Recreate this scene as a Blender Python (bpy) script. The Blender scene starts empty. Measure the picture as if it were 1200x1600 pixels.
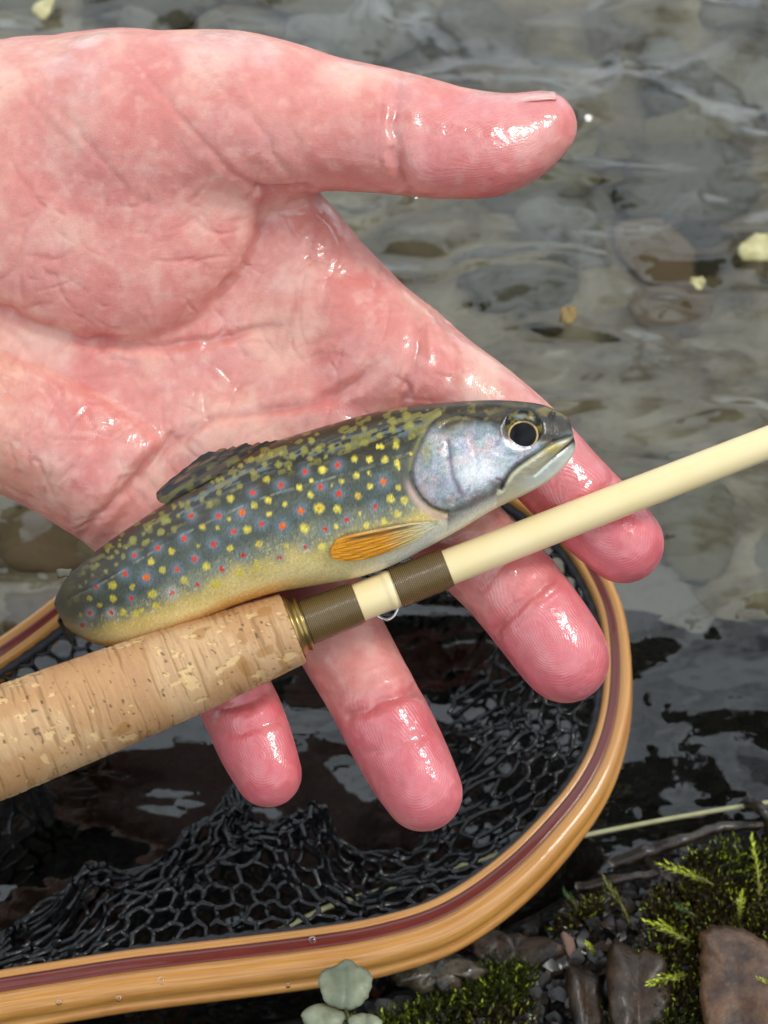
import bpy, math, random
import numpy as np
from mathutils import Vector, Matrix

random.seed(7)
RNG = np.random.default_rng(11)
SC = bpy.context.scene
COL = SC.collection
R = math.radians

# ---------------------------------------------------------------- camera, sky, sun, exposure
CAM_H = 0.38                      # lens height above the stream (m)
PITCH = R(55)                     # how far the lens looks down
FWD = np.array([0.0, math.cos(PITCH), -math.sin(PITCH)])
UPV = np.array([0.0, math.sin(PITCH), math.cos(PITCH)])
EYE = np.array([0.0, 0.0, CAM_H])
cam = bpy.data.cameras.new('camera')
cam.sensor_fit = 'VERTICAL'; cam.sensor_height = 24.0; cam.lens = 30.0
cam.clip_start = 0.01; cam.clip_end = 500
cam.dof.use_dof = True; cam.dof.focus_distance = 0.285; cam.dof.aperture_fstop = 13.0
camo = bpy.data.objects.new('camera', cam); COL.objects.link(camo)
camo.location = EYE; camo.rotation_euler = (R(90) - PITCH, 0, 0)
SC.camera = camo

SUN_EL, SUN_AZ = R(57), R(80)     # azimuth measured from +Y towards +X
world = bpy.data.worlds.new('World'); SC.world = world; world.use_nodes = True
nt = world.node_tree; nt.nodes.clear()
wo = nt.nodes.new('ShaderNodeOutputWorld'); bg = nt.nodes.new('ShaderNodeBackground')
sky = nt.nodes.new('ShaderNodeTexSky'); sky.sky_type = 'NISHITA'; sky.sun_disc = False
sky.sun_elevation = SUN_EL; sky.sun_rotation = SUN_AZ; sky.air_density = 1.0; sky.dust_density = 4.0; sky.ozone_density = 1.0
hsv = nt.nodes.new('ShaderNodeHueSaturation'); hsv.inputs['Saturation'].default_value = 0.35
nt.links.new(sky.outputs[0], hsv.inputs['Color']); wtc = nt.nodes.new('ShaderNodeTexCoord'); wns = nt.nodes.new('ShaderNodeTexNoise')      # broken cloud cover
wns.inputs['Scale'].default_value = 3.2; wns.inputs['Detail'].default_value = 6; wns.inputs['Roughness'].default_value = 0.55
nt.links.new(wtc.outputs['Generated'], wns.inputs['Vector'])
wrp = nt.nodes.new('ShaderNodeValToRGB')
wrp.color_ramp.elements[0].position = 0.33; wrp.color_ramp.elements[0].color = (2.4, 3.0, 3.6, 1)
wrp.color_ramp.elements[1].position = 0.53; wrp.color_ramp.elements[1].color = (33.0, 36.5, 39.5, 1)
nt.links.new(wns.outputs['Fac'], wrp.inputs[0])
wmx = nt.nodes.new('ShaderNodeMix'); wmx.data_type = 'RGBA'; wmx.inputs[0].default_value = 0.75
nt.links.new(hsv.outputs[0], wmx.inputs[6]); nt.links.new(wrp.outputs[0], wmx.inputs[7])
nt.links.new(wmx.outputs[2], bg.inputs[0])
bg.inputs[1].default_value = 0.15
nt.links.new(bg.outputs[0], wo.inputs[0])
sl = bpy.data.lights.new('sun', 'SUN'); sl.energy = 4.2; sl.angle = R(15); sl.color = (1.0, 0.96, 0.9)
so = bpy.data.objects.new('sun', sl); COL.objects.link(so)
sd = Vector((math.sin(SUN_AZ) * math.cos(SUN_EL), math.cos(SUN_AZ) * math.cos(SUN_EL), math.sin(SUN_EL)))
so.rotation_euler = sd.to_track_quat('Z', 'Y').to_euler(); so.location = sd * 5
SC.view_settings.view_transform = 'Standard'; SC.view_settings.look = 'None'
SC.view_settings.exposure = -1.5; SC.view_settings.gamma = 1.0; SC.view_settings.use_curve_mapping = False
SC.render.engine = 'CYCLES'
SC.cycles.use_denoising = True
SC.cycles.caustics_refractive = True; SC.cycles.caustics_reflective = False
SC.cycles.max_bounces = 10; SC.cycles.transmission_bounces = 6
SC.cycles.sample_clamp_indirect = 4.0

# ---------------------------------------------------------------- measuring helpers
UNIT = 0.00015                    # 1 picture unit = 0.15 mm at the hand's distance


def pt(x, y, z=0.0):
    """Picture units + height towards the lens (units) -> metres. Arrays allowed."""
    x = np.asarray(x, float); y = np.asarray(y, float); z = np.asarray(z, float)
    d = 0.30 - z * UNIT
    u = (x - 600) * 0.0005; v = (800 - y) * 0.0005
    return np.stack([EYE[0] + d * u, EYE[1] + d * (FWD[1] + v * UPV[1]), EYE[2] + d * (FWD[2] + v * UPV[2])], -1)


def flat(x, y, z=0.0):
    """Where picture units fall on the level plane at height z (m)."""
    x = np.asarray(x, float); y = np.asarray(y, float); z = np.asarray(z, float)
    u = (x - 600) * 0.0005; v = (800 - y) * 0.0005
    dz = FWD[2] + v * UPV[2]
    t = (z - EYE[2]) / dz
    return np.stack([t * u, t * (FWD[1] + v * UPV[1]), EYE[2] + t * dz], -1)


TAB = RNG.random((64, 64, 64)).astype(np.float32)


def vn(p):
    p = np.asarray(p, np.float64)
    i = np.floor(p).astype(np.int64); f = p - i
    f = f * f * f * (f * (f * 6 - 15) + 10)
    i &= 63; j = (i + 1) & 63
    x0, y0, z0 = i[..., 0], i[..., 1], i[..., 2]; x1, y1, z1 = j[..., 0], j[..., 1], j[..., 2]
    fx, fy, fz = f[..., 0], f[..., 1], f[..., 2]
    a = TAB[x0, y0, z0] * (1 - fx) + TAB[x1, y0, z0] * fx
    b = TAB[x0, y1, z0] * (1 - fx) + TAB[x1, y1, z0] * fx
    c = TAB[x0, y0, z1] * (1 - fx) + TAB[x1, y0, z1] * fx
    d = TAB[x0, y1, z1] * (1 - fx) + TAB[x1, y1, z1] * fx
    a = a * (1 - fy) + b * fy; c = c * (1 - fy) + d * fy
    return a * (1 - fz) + c * fz


def fbm(p, octv=4, gain=0.5):
    s = 0; a = 1.0; n = 0
    p = np.asarray(p, float)
    for k in range(octv):
        s = s + a * vn(p * (2.03 ** k) + 17.3 * k); n += a; a *= gain
    return s / n


def v3(x, y, z=0.0):
    x, y, z = np.broadcast_arrays(np.asarray(x, float), np.asarray(y, float), np.asarray(z, float))
    return np.stack([x, y, z], -1)


def sm(a, b, x):
    t = np.clip((x - a) / (b - a), 0, 1)
    return t * t * (3 - 2 * t)


def mix(a, b, t):
    a = np.asarray(a, float); b = np.asarray(b, float)
    t = np.asarray(t, float)
    if a.ndim >= 1 or b.ndim >= 1:
        t = t[..., None]
    return a * (1 - t) + b * t


def lin(r, g, b):
    c = np.array([r, g, b], float) / 255
    return np.where(c <= 0.04045, c / 12.92, ((c + 0.055) / 1.055) ** 2.4)


def seg_dist(px, py, poly, closed=False):
    """distance to a polyline, and the sign by side of the nearest segment"""
    poly = np.asarray(poly, float)
    n = len(poly) if closed else len(poly) - 1
    best = np.full(np.shape(px), 1e9); side = np.zeros(np.shape(px)); par = np.zeros(np.shape(px))
    for k in range(n):
        a = poly[k]; b = poly[(k + 1) % len(poly)]
        ab = b - a; L = ab @ ab + 1e-9
        t = np.clip(((px - a[0]) * ab[0] + (py - a[1]) * ab[1]) / L, 0, 1)
        dx = px - a[0] - t * ab[0]; dy = py - a[1] - t * ab[1]
        d = np.hypot(dx, dy)
        m = d < best
        best = np.where(m, d, best)
        side = np.where(m, np.sign(ab[0] * dy - ab[1] * dx), side)
        par = np.where(m, (k + t) / n, par)
    return best, side, par


def poly_sd(px, py, poly):
    """signed distance, positive inside"""
    poly = np.asarray(poly, float)
    d, _, _ = seg_dist(px, py, poly, True)
    ins = np.zeros(np.shape(px), bool)
    for k in range(len(poly)):
        a = poly[k]; b = poly[(k + 1) % len(poly)]
        c = ((a[1] > py) != (b[1] > py))
        with np.errstate(divide='ignore', invalid='ignore'):
            xi = (b[0] - a[0]) * (py - a[1]) / (b[1] - a[1] + 1e-12) + a[0]
        ins ^= c & (px < xi)
    return np.where(ins, d, -d)


def smooth_poly(poly, n=8, closed=True):
    p = np.asarray(poly, float); m = len(p); out = []
    rng_ = range(m) if closed else range(m - 1)
    for k in rng_:
        if closed:
            a, b, c, d = p[k - 1], p[k], p[(k + 1) % m], p[(k + 2) % m]
        else:
            a, b, c, d = p[max(k - 1, 0)], p[k], p[k + 1], p[min(k + 2, m - 1)]
        for t in np.arange(n) / n:
            out.append(0.5 * ((2 * b) + (-a + c) * t + (2 * a - 5 * b + 4 * c - d) * t * t + (-a + 3 * b - 3 * c + d) * t ** 3))
    if not closed:
        out.append(p[-1])
    return np.array(out)


def mesh(name, verts, faces, m=None, parent=None, col=None, attrs=None, smooth=True):
    me = bpy.data.meshes.new(name)
    verts = np.asarray(verts, np.float32)
    if isinstance(faces, np.ndarray):
        k = faces.shape[1]; nf = len(faces)
        me.vertices.add(len(verts)); me.vertices.foreach_set('co', verts.ravel())
        me.loops.add(nf * k); me.loops.foreach_set('vertex_index', faces.astype(np.int32).ravel())
        me.polygons.add(nf); me.polygons.foreach_set('loop_start', np.arange(0, nf * k, k, dtype=np.int32))
        me.update(calc_edges=True); me.validate()
    else:
        me.from_pydata([tuple(map(float, v)) for v in verts], [], faces); me.update()
    if smooth:
        me.polygons.foreach_set('use_smooth', np.ones(len(me.polygons), bool))
    if col is not None:
        a = me.attributes.new('col', 'FLOAT_COLOR', 'POINT')
        c4 = np.ones((len(verts), 4), np.float32); c4[:, :3] = col
        a.data.foreach_set('color', c4.ravel())
    for k, v in (attrs or {}).items():
        a = me.attributes.new(k, 'FLOAT', 'POINT'); a.data.foreach_set('value', np.asarray(v, np.float32))
    if m is not None:
        me.materials.append(m)
    o = bpy.data.objects.new(name, me); COL.objects.link(o)
    if parent is not None:
        o.parent = parent
        o.matrix_parent_inverse = parent_matrix(parent).inverted()
    return o


def parent_matrix(o):
    m = Matrix.LocRotScale(o.location, o.rotation_euler.to_quaternion(), o.scale)
    if o.parent:
        return parent_matrix(o.parent) @ o.matrix_parent_inverse @ m
    return m


def tag(o, label=None, cat=None, group=None, kind=None):
    for k, v in (('label', label), ('category', cat), ('group', group), ('kind', kind)):
        if v: o[k] = v
    return o


def empty(name, loc, label, cat, group=None):
    o = bpy.data.objects.new(name, None); COL.objects.link(o)
    o.location = loc; o.empty_display_size = 0.01
    return tag(o, label, cat, group)


def grid_faces(nu, nv, cu=False, cv=False):
    iu = np.arange(nu if cu else nu - 1); iv = np.arange(nv if cv else nv - 1)
    A, B = np.meshgrid(iu, iv, indexing='ij')
    A2 = (A + 1) % nu; B2 = (B + 1) % nv
    return np.stack([A * nv + B, A2 * nv + B, A2 * nv + B2, A * nv + B2], -1).reshape(-1, 4)


def sweep(path, prof_fn, closed=False, up=(0, 0, 1)):
    """path (n,3); prof_fn(i) -> (m,2) closed profile in (side, up)"""
    path = np.asarray(path, float); n = len(path)
    if closed: t = np.roll(path, -1, 0) - np.roll(path, 1, 0)
    else: t = np.gradient(path, axis=0)
    t /= np.linalg.norm(t, axis=1)[:, None] + 1e-12
    up = np.asarray(up, float)
    s = np.cross(t, up); s /= np.linalg.norm(s, axis=1)[:, None] + 1e-9
    w = np.cross(s, t)
    V = []
    for i in range(n):
        p = np.asarray(prof_fn(i), float)
        V.append(path[i] + p[:, :1] * s[i] + p[:, 1:2] * w[i])
    m = len(V[0])
    F = grid_faces(n, m, closed, True)
    V = np.concatenate(V)
    F = [tuple(f) for f in F]
    if not closed:
        F.append(tuple(range(m))[::-1]); F.append(tuple((n - 1) * m + k for k in range(m)))
    return V, F


def circ(r, m=12):
    a = np.arange(m) * 2 * math.pi / m
    return np.stack([r * np.cos(a), r * np.sin(a)], -1)


def tube(name, path, r, m, parent=None, sides=10, up=(0, 0, 1)):
    rr = r if callable(r) else (lambda i: r)
    V, F = sweep(path, lambda i: circ(rr(i), sides), False, up)
    return mesh(name, V, F, m, parent)


# ---------------------------------------------------------------- materials
def mat(name):
    m = bpy.data.materials.new(name); m.use_nodes = True
    n = m.node_tree; n.nodes.clear()
    out = n.nodes.new('ShaderNodeOutputMaterial'); b = n.nodes.new('ShaderNodeBsdfPrincipled')
    n.links.new(b.outputs[0], out.inputs[0])
    return m, n, b


def node(n, t, **kw):
    x = n.nodes.new(t)
    for k, v in kw.items():
        setattr(x, k, v)
    return x


def setv(b, **kw):
    for k, v in kw.items():
        b.inputs[k.replace('_', ' ')].default_value = v


def bump(n, b, scale, strength, dist, detail=4.0, coord='Object', stretch=None, target='Normal', prev=None, tex='noise'):
    tc = node(n, 'ShaderNodeTexCoord')
    src = tc.outputs[coord]
    if stretch:
        mp = node(n, 'ShaderNodeMapping'); mp.inputs['Scale'].default_value = stretch
        n.links.new(src, mp.inputs[0]); src = mp.outputs[0]
    if tex == 'noise':
        t = node(n, 'ShaderNodeTexNoise'); t.inputs['Scale'].default_value = scale; t.inputs['Detail'].default_value = detail
        h = t.outputs['Fac']
    else:
        t = node(n, 'ShaderNodeTexVoronoi'); t.inputs['Scale'].default_value = scale
        h = t.outputs['Distance']
    n.links.new(src, t.inputs['Vector'])
    bp = node(n, 'ShaderNodeBump'); bp.inputs['Strength'].default_value = strength; bp.inputs['Distance'].default_value = dist
    n.links.new(h, bp.inputs['Height'])
    if prev is not None: n.links.new(prev.outputs[0], bp.inputs['Normal'])
    n.links.new(bp.outputs[0], b.inputs[target])
    return bp


def attr(n, name, out='Color'):
    a = node(n, 'ShaderNodeAttribute'); a.attribute_name = name
    return a.outputs[out]


def noise_col(n, b, c1, c2, scale, detail=5.0, lo=0.35, hi=0.65, stretch=None, coord='Object', c3=None):
    tc = node(n, 'ShaderNodeTexCoord'); src = tc.outputs[coord]
    if stretch:
        mp = node(n, 'ShaderNodeMapping'); mp.inputs['Scale'].default_value = stretch
        n.links.new(src, mp.inputs[0]); src = mp.outputs[0]
    t = node(n, 'ShaderNodeTexNoise'); t.inputs['Scale'].default_value = scale; t.inputs['Detail'].default_value = detail
    n.links.new(src, t.inputs['Vector'])
    r = node(n, 'ShaderNodeValToRGB')
    r.color_ramp.elements[0].position = lo; r.color_ramp.elements[0].color = (*c1, 1)
    r.color_ramp.elements[1].position = hi; r.color_ramp.elements[1].color = (*c2, 1)
    if c3 is not None:
        e = r.color_ramp.elements.new((lo + hi) / 2); e.color = (*c3, 1)
    n.links.new(t.outputs['Fac'], r.inputs[0]); n.links.new(r.outputs[0], b.inputs['Base Color'])
    return r


def m_simple(name, c1, c2, scale, rough=0.5, bscale=None, bstr=0.3, bdist=0.0005, coat=0.0, spec=0.5, metal=0.0, stretch=None, lo=0.35, hi=0.65):
    m, n, b = mat(name)
    noise_col(n, b, c1, c2, scale, stretch=stretch, lo=lo, hi=hi)
    setv(b, Roughness=rough, Metallic=metal, Coat_Weight=coat, Coat_Roughness=0.06, Specular_IOR_Level=spec)
    if bscale: bump(n, b, bscale, bstr, bdist, stretch=stretch)
    return m


# skin: colour, wetness and ridge coordinates come from the mesh, fine relief from the nodes
M_SKIN, n, b = mat('wet_skin')
n.links.new(attr(n, 'col'), b.inputs['Base Color'])
setv(b, Roughness=0.42, Subsurface_Weight=0.55, Subsurface_Scale=0.0025, Specular_IOR_Level=0.45, Coat_Roughness=0.07, Coat_IOR=1.5)
b.inputs['Subsurface Radius'].default_value = (1.0, 0.4, 0.25)
rd = node(n, 'ShaderNodeMath', operation='SINE'); n.links.new(attr(n, 'ridge', 'Fac'), rd.inputs[0])
rm = node(n, 'ShaderNodeMath', operation='MULTIPLY'); n.links.new(rd.outputs[0], rm.inputs[0]); n.links.new(attr(n, 'ridge_amount', 'Fac'), rm.inputs[1])
b1 = node(n, 'ShaderNodeBump'); b1.inputs['Strength'].default_value = 0.4; b1.inputs['Distance'].default_value = 0.00006
n.links.new(rm.outputs[0], b1.inputs['Height'])
b2 = bump(n, b, 900, 0.25, 0.00015, 3.0, prev=b1)
bump(n, b, 1900, 0.4, 0.00012, 2.0, prev=b2, tex='vor')
n.links.new(attr(n, 'wet', 'Fac'), b.inputs['Coat Weight'])
rr_ = node(n, 'ShaderNodeMapRange'); n.links.new(attr(n, 'wet', 'Fac'), rr_.inputs['Value'])
rr_.inputs['To Min'].default_value = 0.5; rr_.inputs['To Max'].default_value = 0.34
n.links.new(rr_.outputs[0], b.inputs['Roughness'])
bump(n, b, 240, 0.55, 0.0009, 4.0, target='Coat Normal')

M_NAIL = m_simple('fingernail', lin(235, 180, 170), lin(225, 160, 150), 300, 0.25, coat=0.6)

M_FISH, n, b = mat('trout_skin')
n.links.new(attr(n, 'col'), b.inputs['Base Color'])
n.links.new(attr(n, 'metal', 'Fac'), b.inputs['Metallic'])
setv(b, Roughness=0.36, Specular_IOR_Level=0.5, Coat_Weight=0.3, Coat_Roughness=0.1, Subsurface_Weight=0.0)
b1 = bump(n, b, 2600, 0.28, 0.0002, 1.0, tex='vor')
bump(n, b, 350, 0.35, 0.0004, 3.0, target='Coat Normal')
M_FIN, n, b = mat('trout_fin')
n.links.new(attr(n, 'col'), b.inputs['Base Color'])
setv(b, Roughness=0.3, Coat_Weight=0.15, Coat_Roughness=0.15, Subsurface_Weight=0.2, Subsurface_Scale=0.001)
bump(n, b, 1200, 0.3, 0.0002)
M_EYE, n, b = mat('trout_eye')
n.links.new(attr(n, 'col'), b.inputs['Base Color'])
setv(b, Roughness=0.3, Specular_IOR_Level=0.15, Coat_Weight=0.25, Coat_Roughness=0.02, Coat_IOR=1.34)

M_CORK, n, b = mat('cork')
n.links.new(attr(n, 'col'), b.inputs['Base Color'])
setv(b, Roughness=0.62, Specular_IOR_Level=0.35)
bump(n, b, 1500, 0.35, 0.00025)
M_GOLD = m_simple('anodised_gold', lin(165, 140, 85), lin(180, 155, 100), 400, 0.28, metal=0.85)
M_STEEL = m_simple('steel_wire', (0.5, 0.5, 0.5), (0.6, 0.6, 0.6), 200, 0.15, metal=1.0)
M_BLANK = m_simple('cream_fibreglass', lin(248, 224, 168), lin(250, 229, 178), 60, 0.34, bscale=400, bstr=0.05, coat=0.15)
M_WRAP, n, b = mat('brown_thread_wrap')
n.links.new(attr(n, 'col'), b.inputs['Base Color'])
setv(b, Roughness=0.5, Coat_Weight=0.8, Coat_Roughness=0.08)
bump(n, b, 180, 0.25, 0.0006, 2.0, target='Coat Normal')


def wood(name, c1, c2, st):
    m, n, b = mat(name)
    # grain follows the strip: 'run' is the distance along it
    cx = node(n, 'ShaderNodeCombineXYZ')
    n.links.new(attr(n, 'run', 'Fac'), cx.inputs[0]); n.links.new(attr(n, 'across', 'Fac'), cx.inputs[1])
    mp = node(n, 'ShaderNodeMapping'); mp.inputs['Scale'].default_value = st
    n.links.new(cx.outputs[0], mp.inputs[0])
    t = node(n, 'ShaderNodeTexNoise'); t.inputs['Scale'].default_value = 1.0; t.inputs['Detail'].default_value = 6; t.inputs['Roughness'].default_value = 0.65
    n.links.new(mp.outputs[0], t.inputs['Vector'])
    r = node(n, 'ShaderNodeValToRGB')
    r.color_ramp.elements[0].position = 0.3; r.color_ramp.elements[0].color = (*c1, 1)
    r.color_ramp.elements[1].position = 0.68; r.color_ramp.elements[1].color = (*c2, 1)
    n.links.new(t.outputs['Fac'], r.inputs[0]); n.links.new(r.outputs[0], b.inputs['Base Color'])
    bp = node(n, 'ShaderNodeBump'); bp.inputs['Strength'].default_value = 0.15; bp.inputs['Distance'].default_value = 0.0002
    n.links.new(t.outputs['Fac'], bp.inputs['Height']); n.links.new(bp.outputs[0], b.inputs['Normal'])
    setv(b, Roughness=0.38, Coat_Weight=0.6, Coat_Roughness=0.06)
    bump(n, b, 160, 0.15, 0.0006, 2.0, target='Coat Normal')
    return m


M_MAPLE = wood('honey_maple', lin(162, 100, 40), lin(212, 156, 82), (45, 2600, 1))
M_REDWOOD = wood('red_inlay_wood', lin(70, 14, 6), lin(122, 38, 20), (90, 2200, 1))
M_NET = m_simple('black_rubber_net', (0.003, 0.003, 0.0035), (0.006, 0.006, 0.007), 300, 0.13, spec=0.4, coat=0.3, bscale=900, bstr=0.7, bdist=0.0004)
M_BIND = m_simple('black_cord', (0.01, 0.01, 0.013), (0.02, 0.02, 0.026), 900, 0.5, bscale=1500, bstr=0.6)
M_LINE = m_simple('pale_fly_line', lin(168, 165, 120), lin(182, 178, 135), 300, 0.4)
M_SOIL = m_simple('wet_dark_soil', (0.0018, 0.0017, 0.0016), (0.009, 0.007, 0.005), 180, 0.5, bscale=420, bstr=0.9, bdist=0.002, spec=0.2)
M_BED, n, b = mat('streambed_silt')
noise_col(n, b, lin(90, 78, 52), lin(168, 156, 126), 28, c3=lin(132, 118, 88))
setv(b, Roughness=0.7); bump(n, b, 120, 0.8, 0.003)
M_MOSS, n, b = mat('moss')
n.links.new(attr(n, 'col'), b.inputs['Base Color'])
setv(b, Roughness=0.4, Subsurface_Weight=0.0, Coat_Weight=0.25, Coat_Roughness=0.15)
M_DROP, n, b = mat('water_drop')
setv(b, Roughness=0.0, IOR=1.33, Transmission_Weight=1.0)
b.inputs['Base Color'].default_value = (1, 1, 1, 1)

M_WATER, n, b = mat('stream_water')
b.inputs['Base Color'].default_value = (0.93, 0.96, 0.95, 1)
setv(b, Roughness=0.02, IOR=1.6, Transmission_Weight=1.0, Specular_IOR_Level=1.0)
b1 = bump(n, b, 26, 0.30, 0.006, 3.0, coord='Object', stretch=(0.7, 1.3, 1))
bump(n, b, 90, 0.10, 0.0015, 2.0, coord='Object', prev=b1)

# ---------------------------------------------------------------- ground: streambed, bank, water
SHORE = smooth_poly([(2600, 900), (1500, 1190), (1200, 1285), (1050, 1322), (900, 1385), (790, 1450), (680, 1520), (560, 1570), (300, 1625), (-100, 1690), (-700, 1760), (-2500, 1900)], 8, False)
SHORE_W = flat(SHORE[:, 0], SHORE[:, 1], 0.0)[:, :2]


def shore_sd(x, y):
    """metres landwards of the waterline"""
    d, s, _ = seg_dist(x, y, SHORE_W)
    return d * s


NETC = flat(420, 1150, 0.0)
# which side is land? test a point at the bottom right of the picture
_t = flat(1100, 1560, 0.0)
_SIGN = 1.0 if shore_sd(np.array([_t[0]]), np.array([_t[1]]))[0] > 0 else -1.0


def bank_h(x, y):
    s = shore_sd(x, y) * _SIGN
    h = np.where(s > 0, 0.004 + 0.055 * (1 - np.exp(-s / 0.10)) + 0.15 * np.maximum(s - 0.1, 0), -0.004 + 0.9 * s)
    sh = np.exp(-(((x - NETC[0]) / 0.16) ** 2 + ((y - NETC[1]) / 0.13) ** 2) ** 2)  # added shelf of dark soil under the net, in place of deep shade
    h = np.where(s < 0, h * (1 - sh) + (-0.004 + 0.26 * s) * sh, h)
    h = np.maximum(h, -0.30)
    h = h + (fbm(v3(x * 45, y * 45, 3.0), 4) - 0.5) * 0.016 * sm(-0.08, 0.03, s) - (s < 0) * 0.0
    return h


def axis(lo, hi, c, n, k):
    t = np.linspace(-1, 1, n)
    a = np.sinh(t * k) / math.sinh(k)
    return np.where(a < 0, c + (c - lo) * a, c + (hi - c) * a)


gx = axis(-40, 40, 0.0, 260, 8.2); gy = axis(-40, 60, 0.28, 260, 8.2)
X, Y = np.meshgrid(gx, gy, indexing='ij')
Z = -0.085 + (fbm(v3(X * 9, Y * 9, 1.0), 5) - 0.5) * 0.06
bed = mesh('streambed', v3(X, Y, Z).reshape(-1, 3), grid_faces(260, 260), M_BED)
tag(bed, 'brown silty stream bottom under the rippled water', kind='structure')

gx = axis(-30, 30, 0.09, 300, 6.5); gy = axis(-30, 3, 0.07, 300, 6.5)
X, Y = np.meshgrid(gx, gy, indexing='ij')
Z = bank_h(X, Y)
bank = mesh('bank', v3(X, Y, Z).reshape(-1, 3), grid_faces(300, 300), M_SOIL)
tag(bank, 'dark wet soil of the stream bank at lower right', kind='structure')

gx = axis(-40, 40, 0.0, 420, 7.6); gy = axis(-30, 60, 0.32, 420, 7.6)
X, Y = np.meshgrid(gx, gy, indexing='ij')
fade = np.exp(-((X / 1.5) ** 2 + ((Y - 0.3) / 1.5) ** 2))
far = sm(0.22, 0.5, Y)
w1 = fbm(v3(X * 11 + Y * 4, Y * 22, 0.0), 3) - 0.5
w2 = fbm(v3(X * 34 + 5, Y * 52 - X * 14, 9.0), 3) - 0.5
w3 = 1 - np.abs(fbm(v3(X * 16 - Y * 6, Y * 30, 5.0), 2) * 2 - 1)
Z = fade * (w1 * (0.009 + 0.010 * far) + w2 * (0.0034 + 0.0030 * far) + (w3 ** 4) * (0.0012 + 0.004 * far))
water = mesh('water', v3(X, Y, Z).reshape(-1, 3), grid_faces(420, 420), M_WATER)
tag(water, 'clear rippled stream water reflecting grey sky', kind='structure')

# stones on the streambed: shared meshes, one object each
ico_me = []
M_STONES = [m_simple('stone_%s' % nm, c1, c2, 55, 0.55, bscale=220, bstr=0.5, bdist=0.001) for nm, c1, c2 in (
    ('olive', lin(110, 100, 66), lin(148, 138, 102)), ('grey', lin(132, 128, 112), lin(166, 162, 146)), ('brown', lin(110, 88, 58), lin(152, 128, 92)),
    ('dark', lin(92, 86, 66), lin(126, 120, 98)), ('pale', lin(128, 120, 96), lin(164, 156, 134)))]


def blob(name, seed, m, nu=18, nv=12, amp=0.35):
    th = np.linspace(0, math.pi, nv); ph = np.arange(nu) * 2 * math.pi / nu
    P_, T_ = np.meshgrid(ph, th, indexing='ij')
    d = v3(np.sin(T_) * np.cos(P_), np.sin(T_) * np.sin(P_), np.cos(T_))
    r = 1 + amp * (fbm(d * 1.3 + seed * 7.7 + 20, 3) - 0.5) * 2
    me = bpy.data.meshes.new(name)
    V = (d * r[..., None]).reshape(-1, 3)
    me.from_pydata([tuple(v) for v in V], [], [tuple(f) for f in grid_faces(nu, nv, True)]); me.update()
    me.polygons.foreach_set('use_smooth', np.ones(len(me.polygons), bool))
    me.materials.append(m)
    return me


stone_mes = [blob('stone', k, M_STONES[k % 5]) for k in range(15)]
placed = 0
for k in range(260):
    px, py = random.uniform(-200, 1500), random.uniform(-260, 1350)
    g = flat(px, py, -0.08)
    if shore_sd(np.array([g[0]]), np.array([g[1]]))[0] * _SIGN > -0.03: continue
    s = random.choice([0.007, 0.009, 0.012, 0.015, 0.018, 0.024]) * random.uniform(0.8, 1.25)
    o = bpy.data.objects.new('stone', random.choice(stone_mes)); COL.objects.link(o)
    o.parent = bed
    o.location = (g[0], g[1], -0.085 + s * 0.15 + random.uniform(-0.01, 0.01)); o.scale = (s * random.uniform(0.9, 1.5), s, s * random.uniform(0.4, 0.65))
    o.rotation_euler = (random.uniform(-.25, .25), random.uniform(-.25, .25), random.uniform(0, 6.28))

# ---------------------------------------------------------------- tree over the bank (seen in the water's reflection)
M_BARK = m_simple('tree_bark', (0.03, 0.024, 0.018), (0.09, 0.07, 0.05), 12, 0.9, bscale=30, bstr=0.8, bdist=0.01)
M_LEAF = m_simple('tree_leaves', (0.018, 0.03, 0.008), (0.05, 0.075, 0.02), 2.0, 0.5)
tree = empty('tree', (-1.2, -3.6, 0.35), 'leafy tree leaning from the bank over the water, dark in its reflection', 'tree')
tp = np.array([(-1.2, -3.6, 0.0), (-1.1, -3.3, 1.4), (-0.8, -2.7, 2.5), (-0.3, -1.2, 3.5), (0.2, 0.6, 4.0)])
tpp = smooth_poly(tp, 6, False)
tube('trunk', tpp, lambda i: 0.2 * (1 - i / 27), M_BARK, tree, 10, (1, 0.2, 0))
for k, (i0, tip) in enumerate([(16, (0.9, 0.2, 3.7)), (19, (1.1, 0.8, 3.7)), (20, (-1.1, 0.9, 3.8)), (21, (0.8, 1.5, 3.8))]):
    a = tpp[i0]; bq = np.array(tip); mid = (a + bq) / 2 + (0, 0, 0.25)
    tube('limb', smooth_poly([a, mid, bq], 6, False), lambda i: 0.06 * (1 - i / 13.5), M_BARK, tree, 8, (0.1, 0.2, 1))
NL = 12000
lp = np.stack([RNG.uniform(-1.7, 1.2, NL), RNG.uniform(0.2, 2.4, NL), RNG.uniform(3.1, 4.2, NL)], -1)
keep = (fbm(lp * 1.2, 3) > 0.40) & (lp[:, 1] < 2.1 + 0.9 * (fbm(lp * 1.4 + 9, 3) - 0.5) - 1.0 * sm(0.1, 0.6, lp[:, 0]))
for hx_, hy_, hr_ in ((-0.66, 1.42, 0.21), (0.2, 1.95, 0.16), (-0.2, 1.75, 0.10)):  # holes shaped in the unseen crown to let sky patches reflect in the net
    keep &= np.hypot(lp[:, 0] * 3.6 / lp[:, 2] - hx_, lp[:, 1] * 3.6 / lp[:, 2] - hy_) > hr_
lp = lp[keep]
nl = len(lp)
d1 = RNG.normal(size=(nl, 3)); d1 /= np.linalg.norm(d1, axis=1)[:, None]
d2 = np.cross(d1, RNG.normal(size=(nl, 3))); d2 /= np.linalg.norm(d2, axis=1)[:, None]
sz = RNG.uniform(0.06, 0.13, nl)[:, None]
V = np.stack([lp - d1 * sz, lp + d2 * sz * .5, lp + d1 * sz, lp - d2 * sz * .5], 1).reshape(-1, 3)
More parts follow.
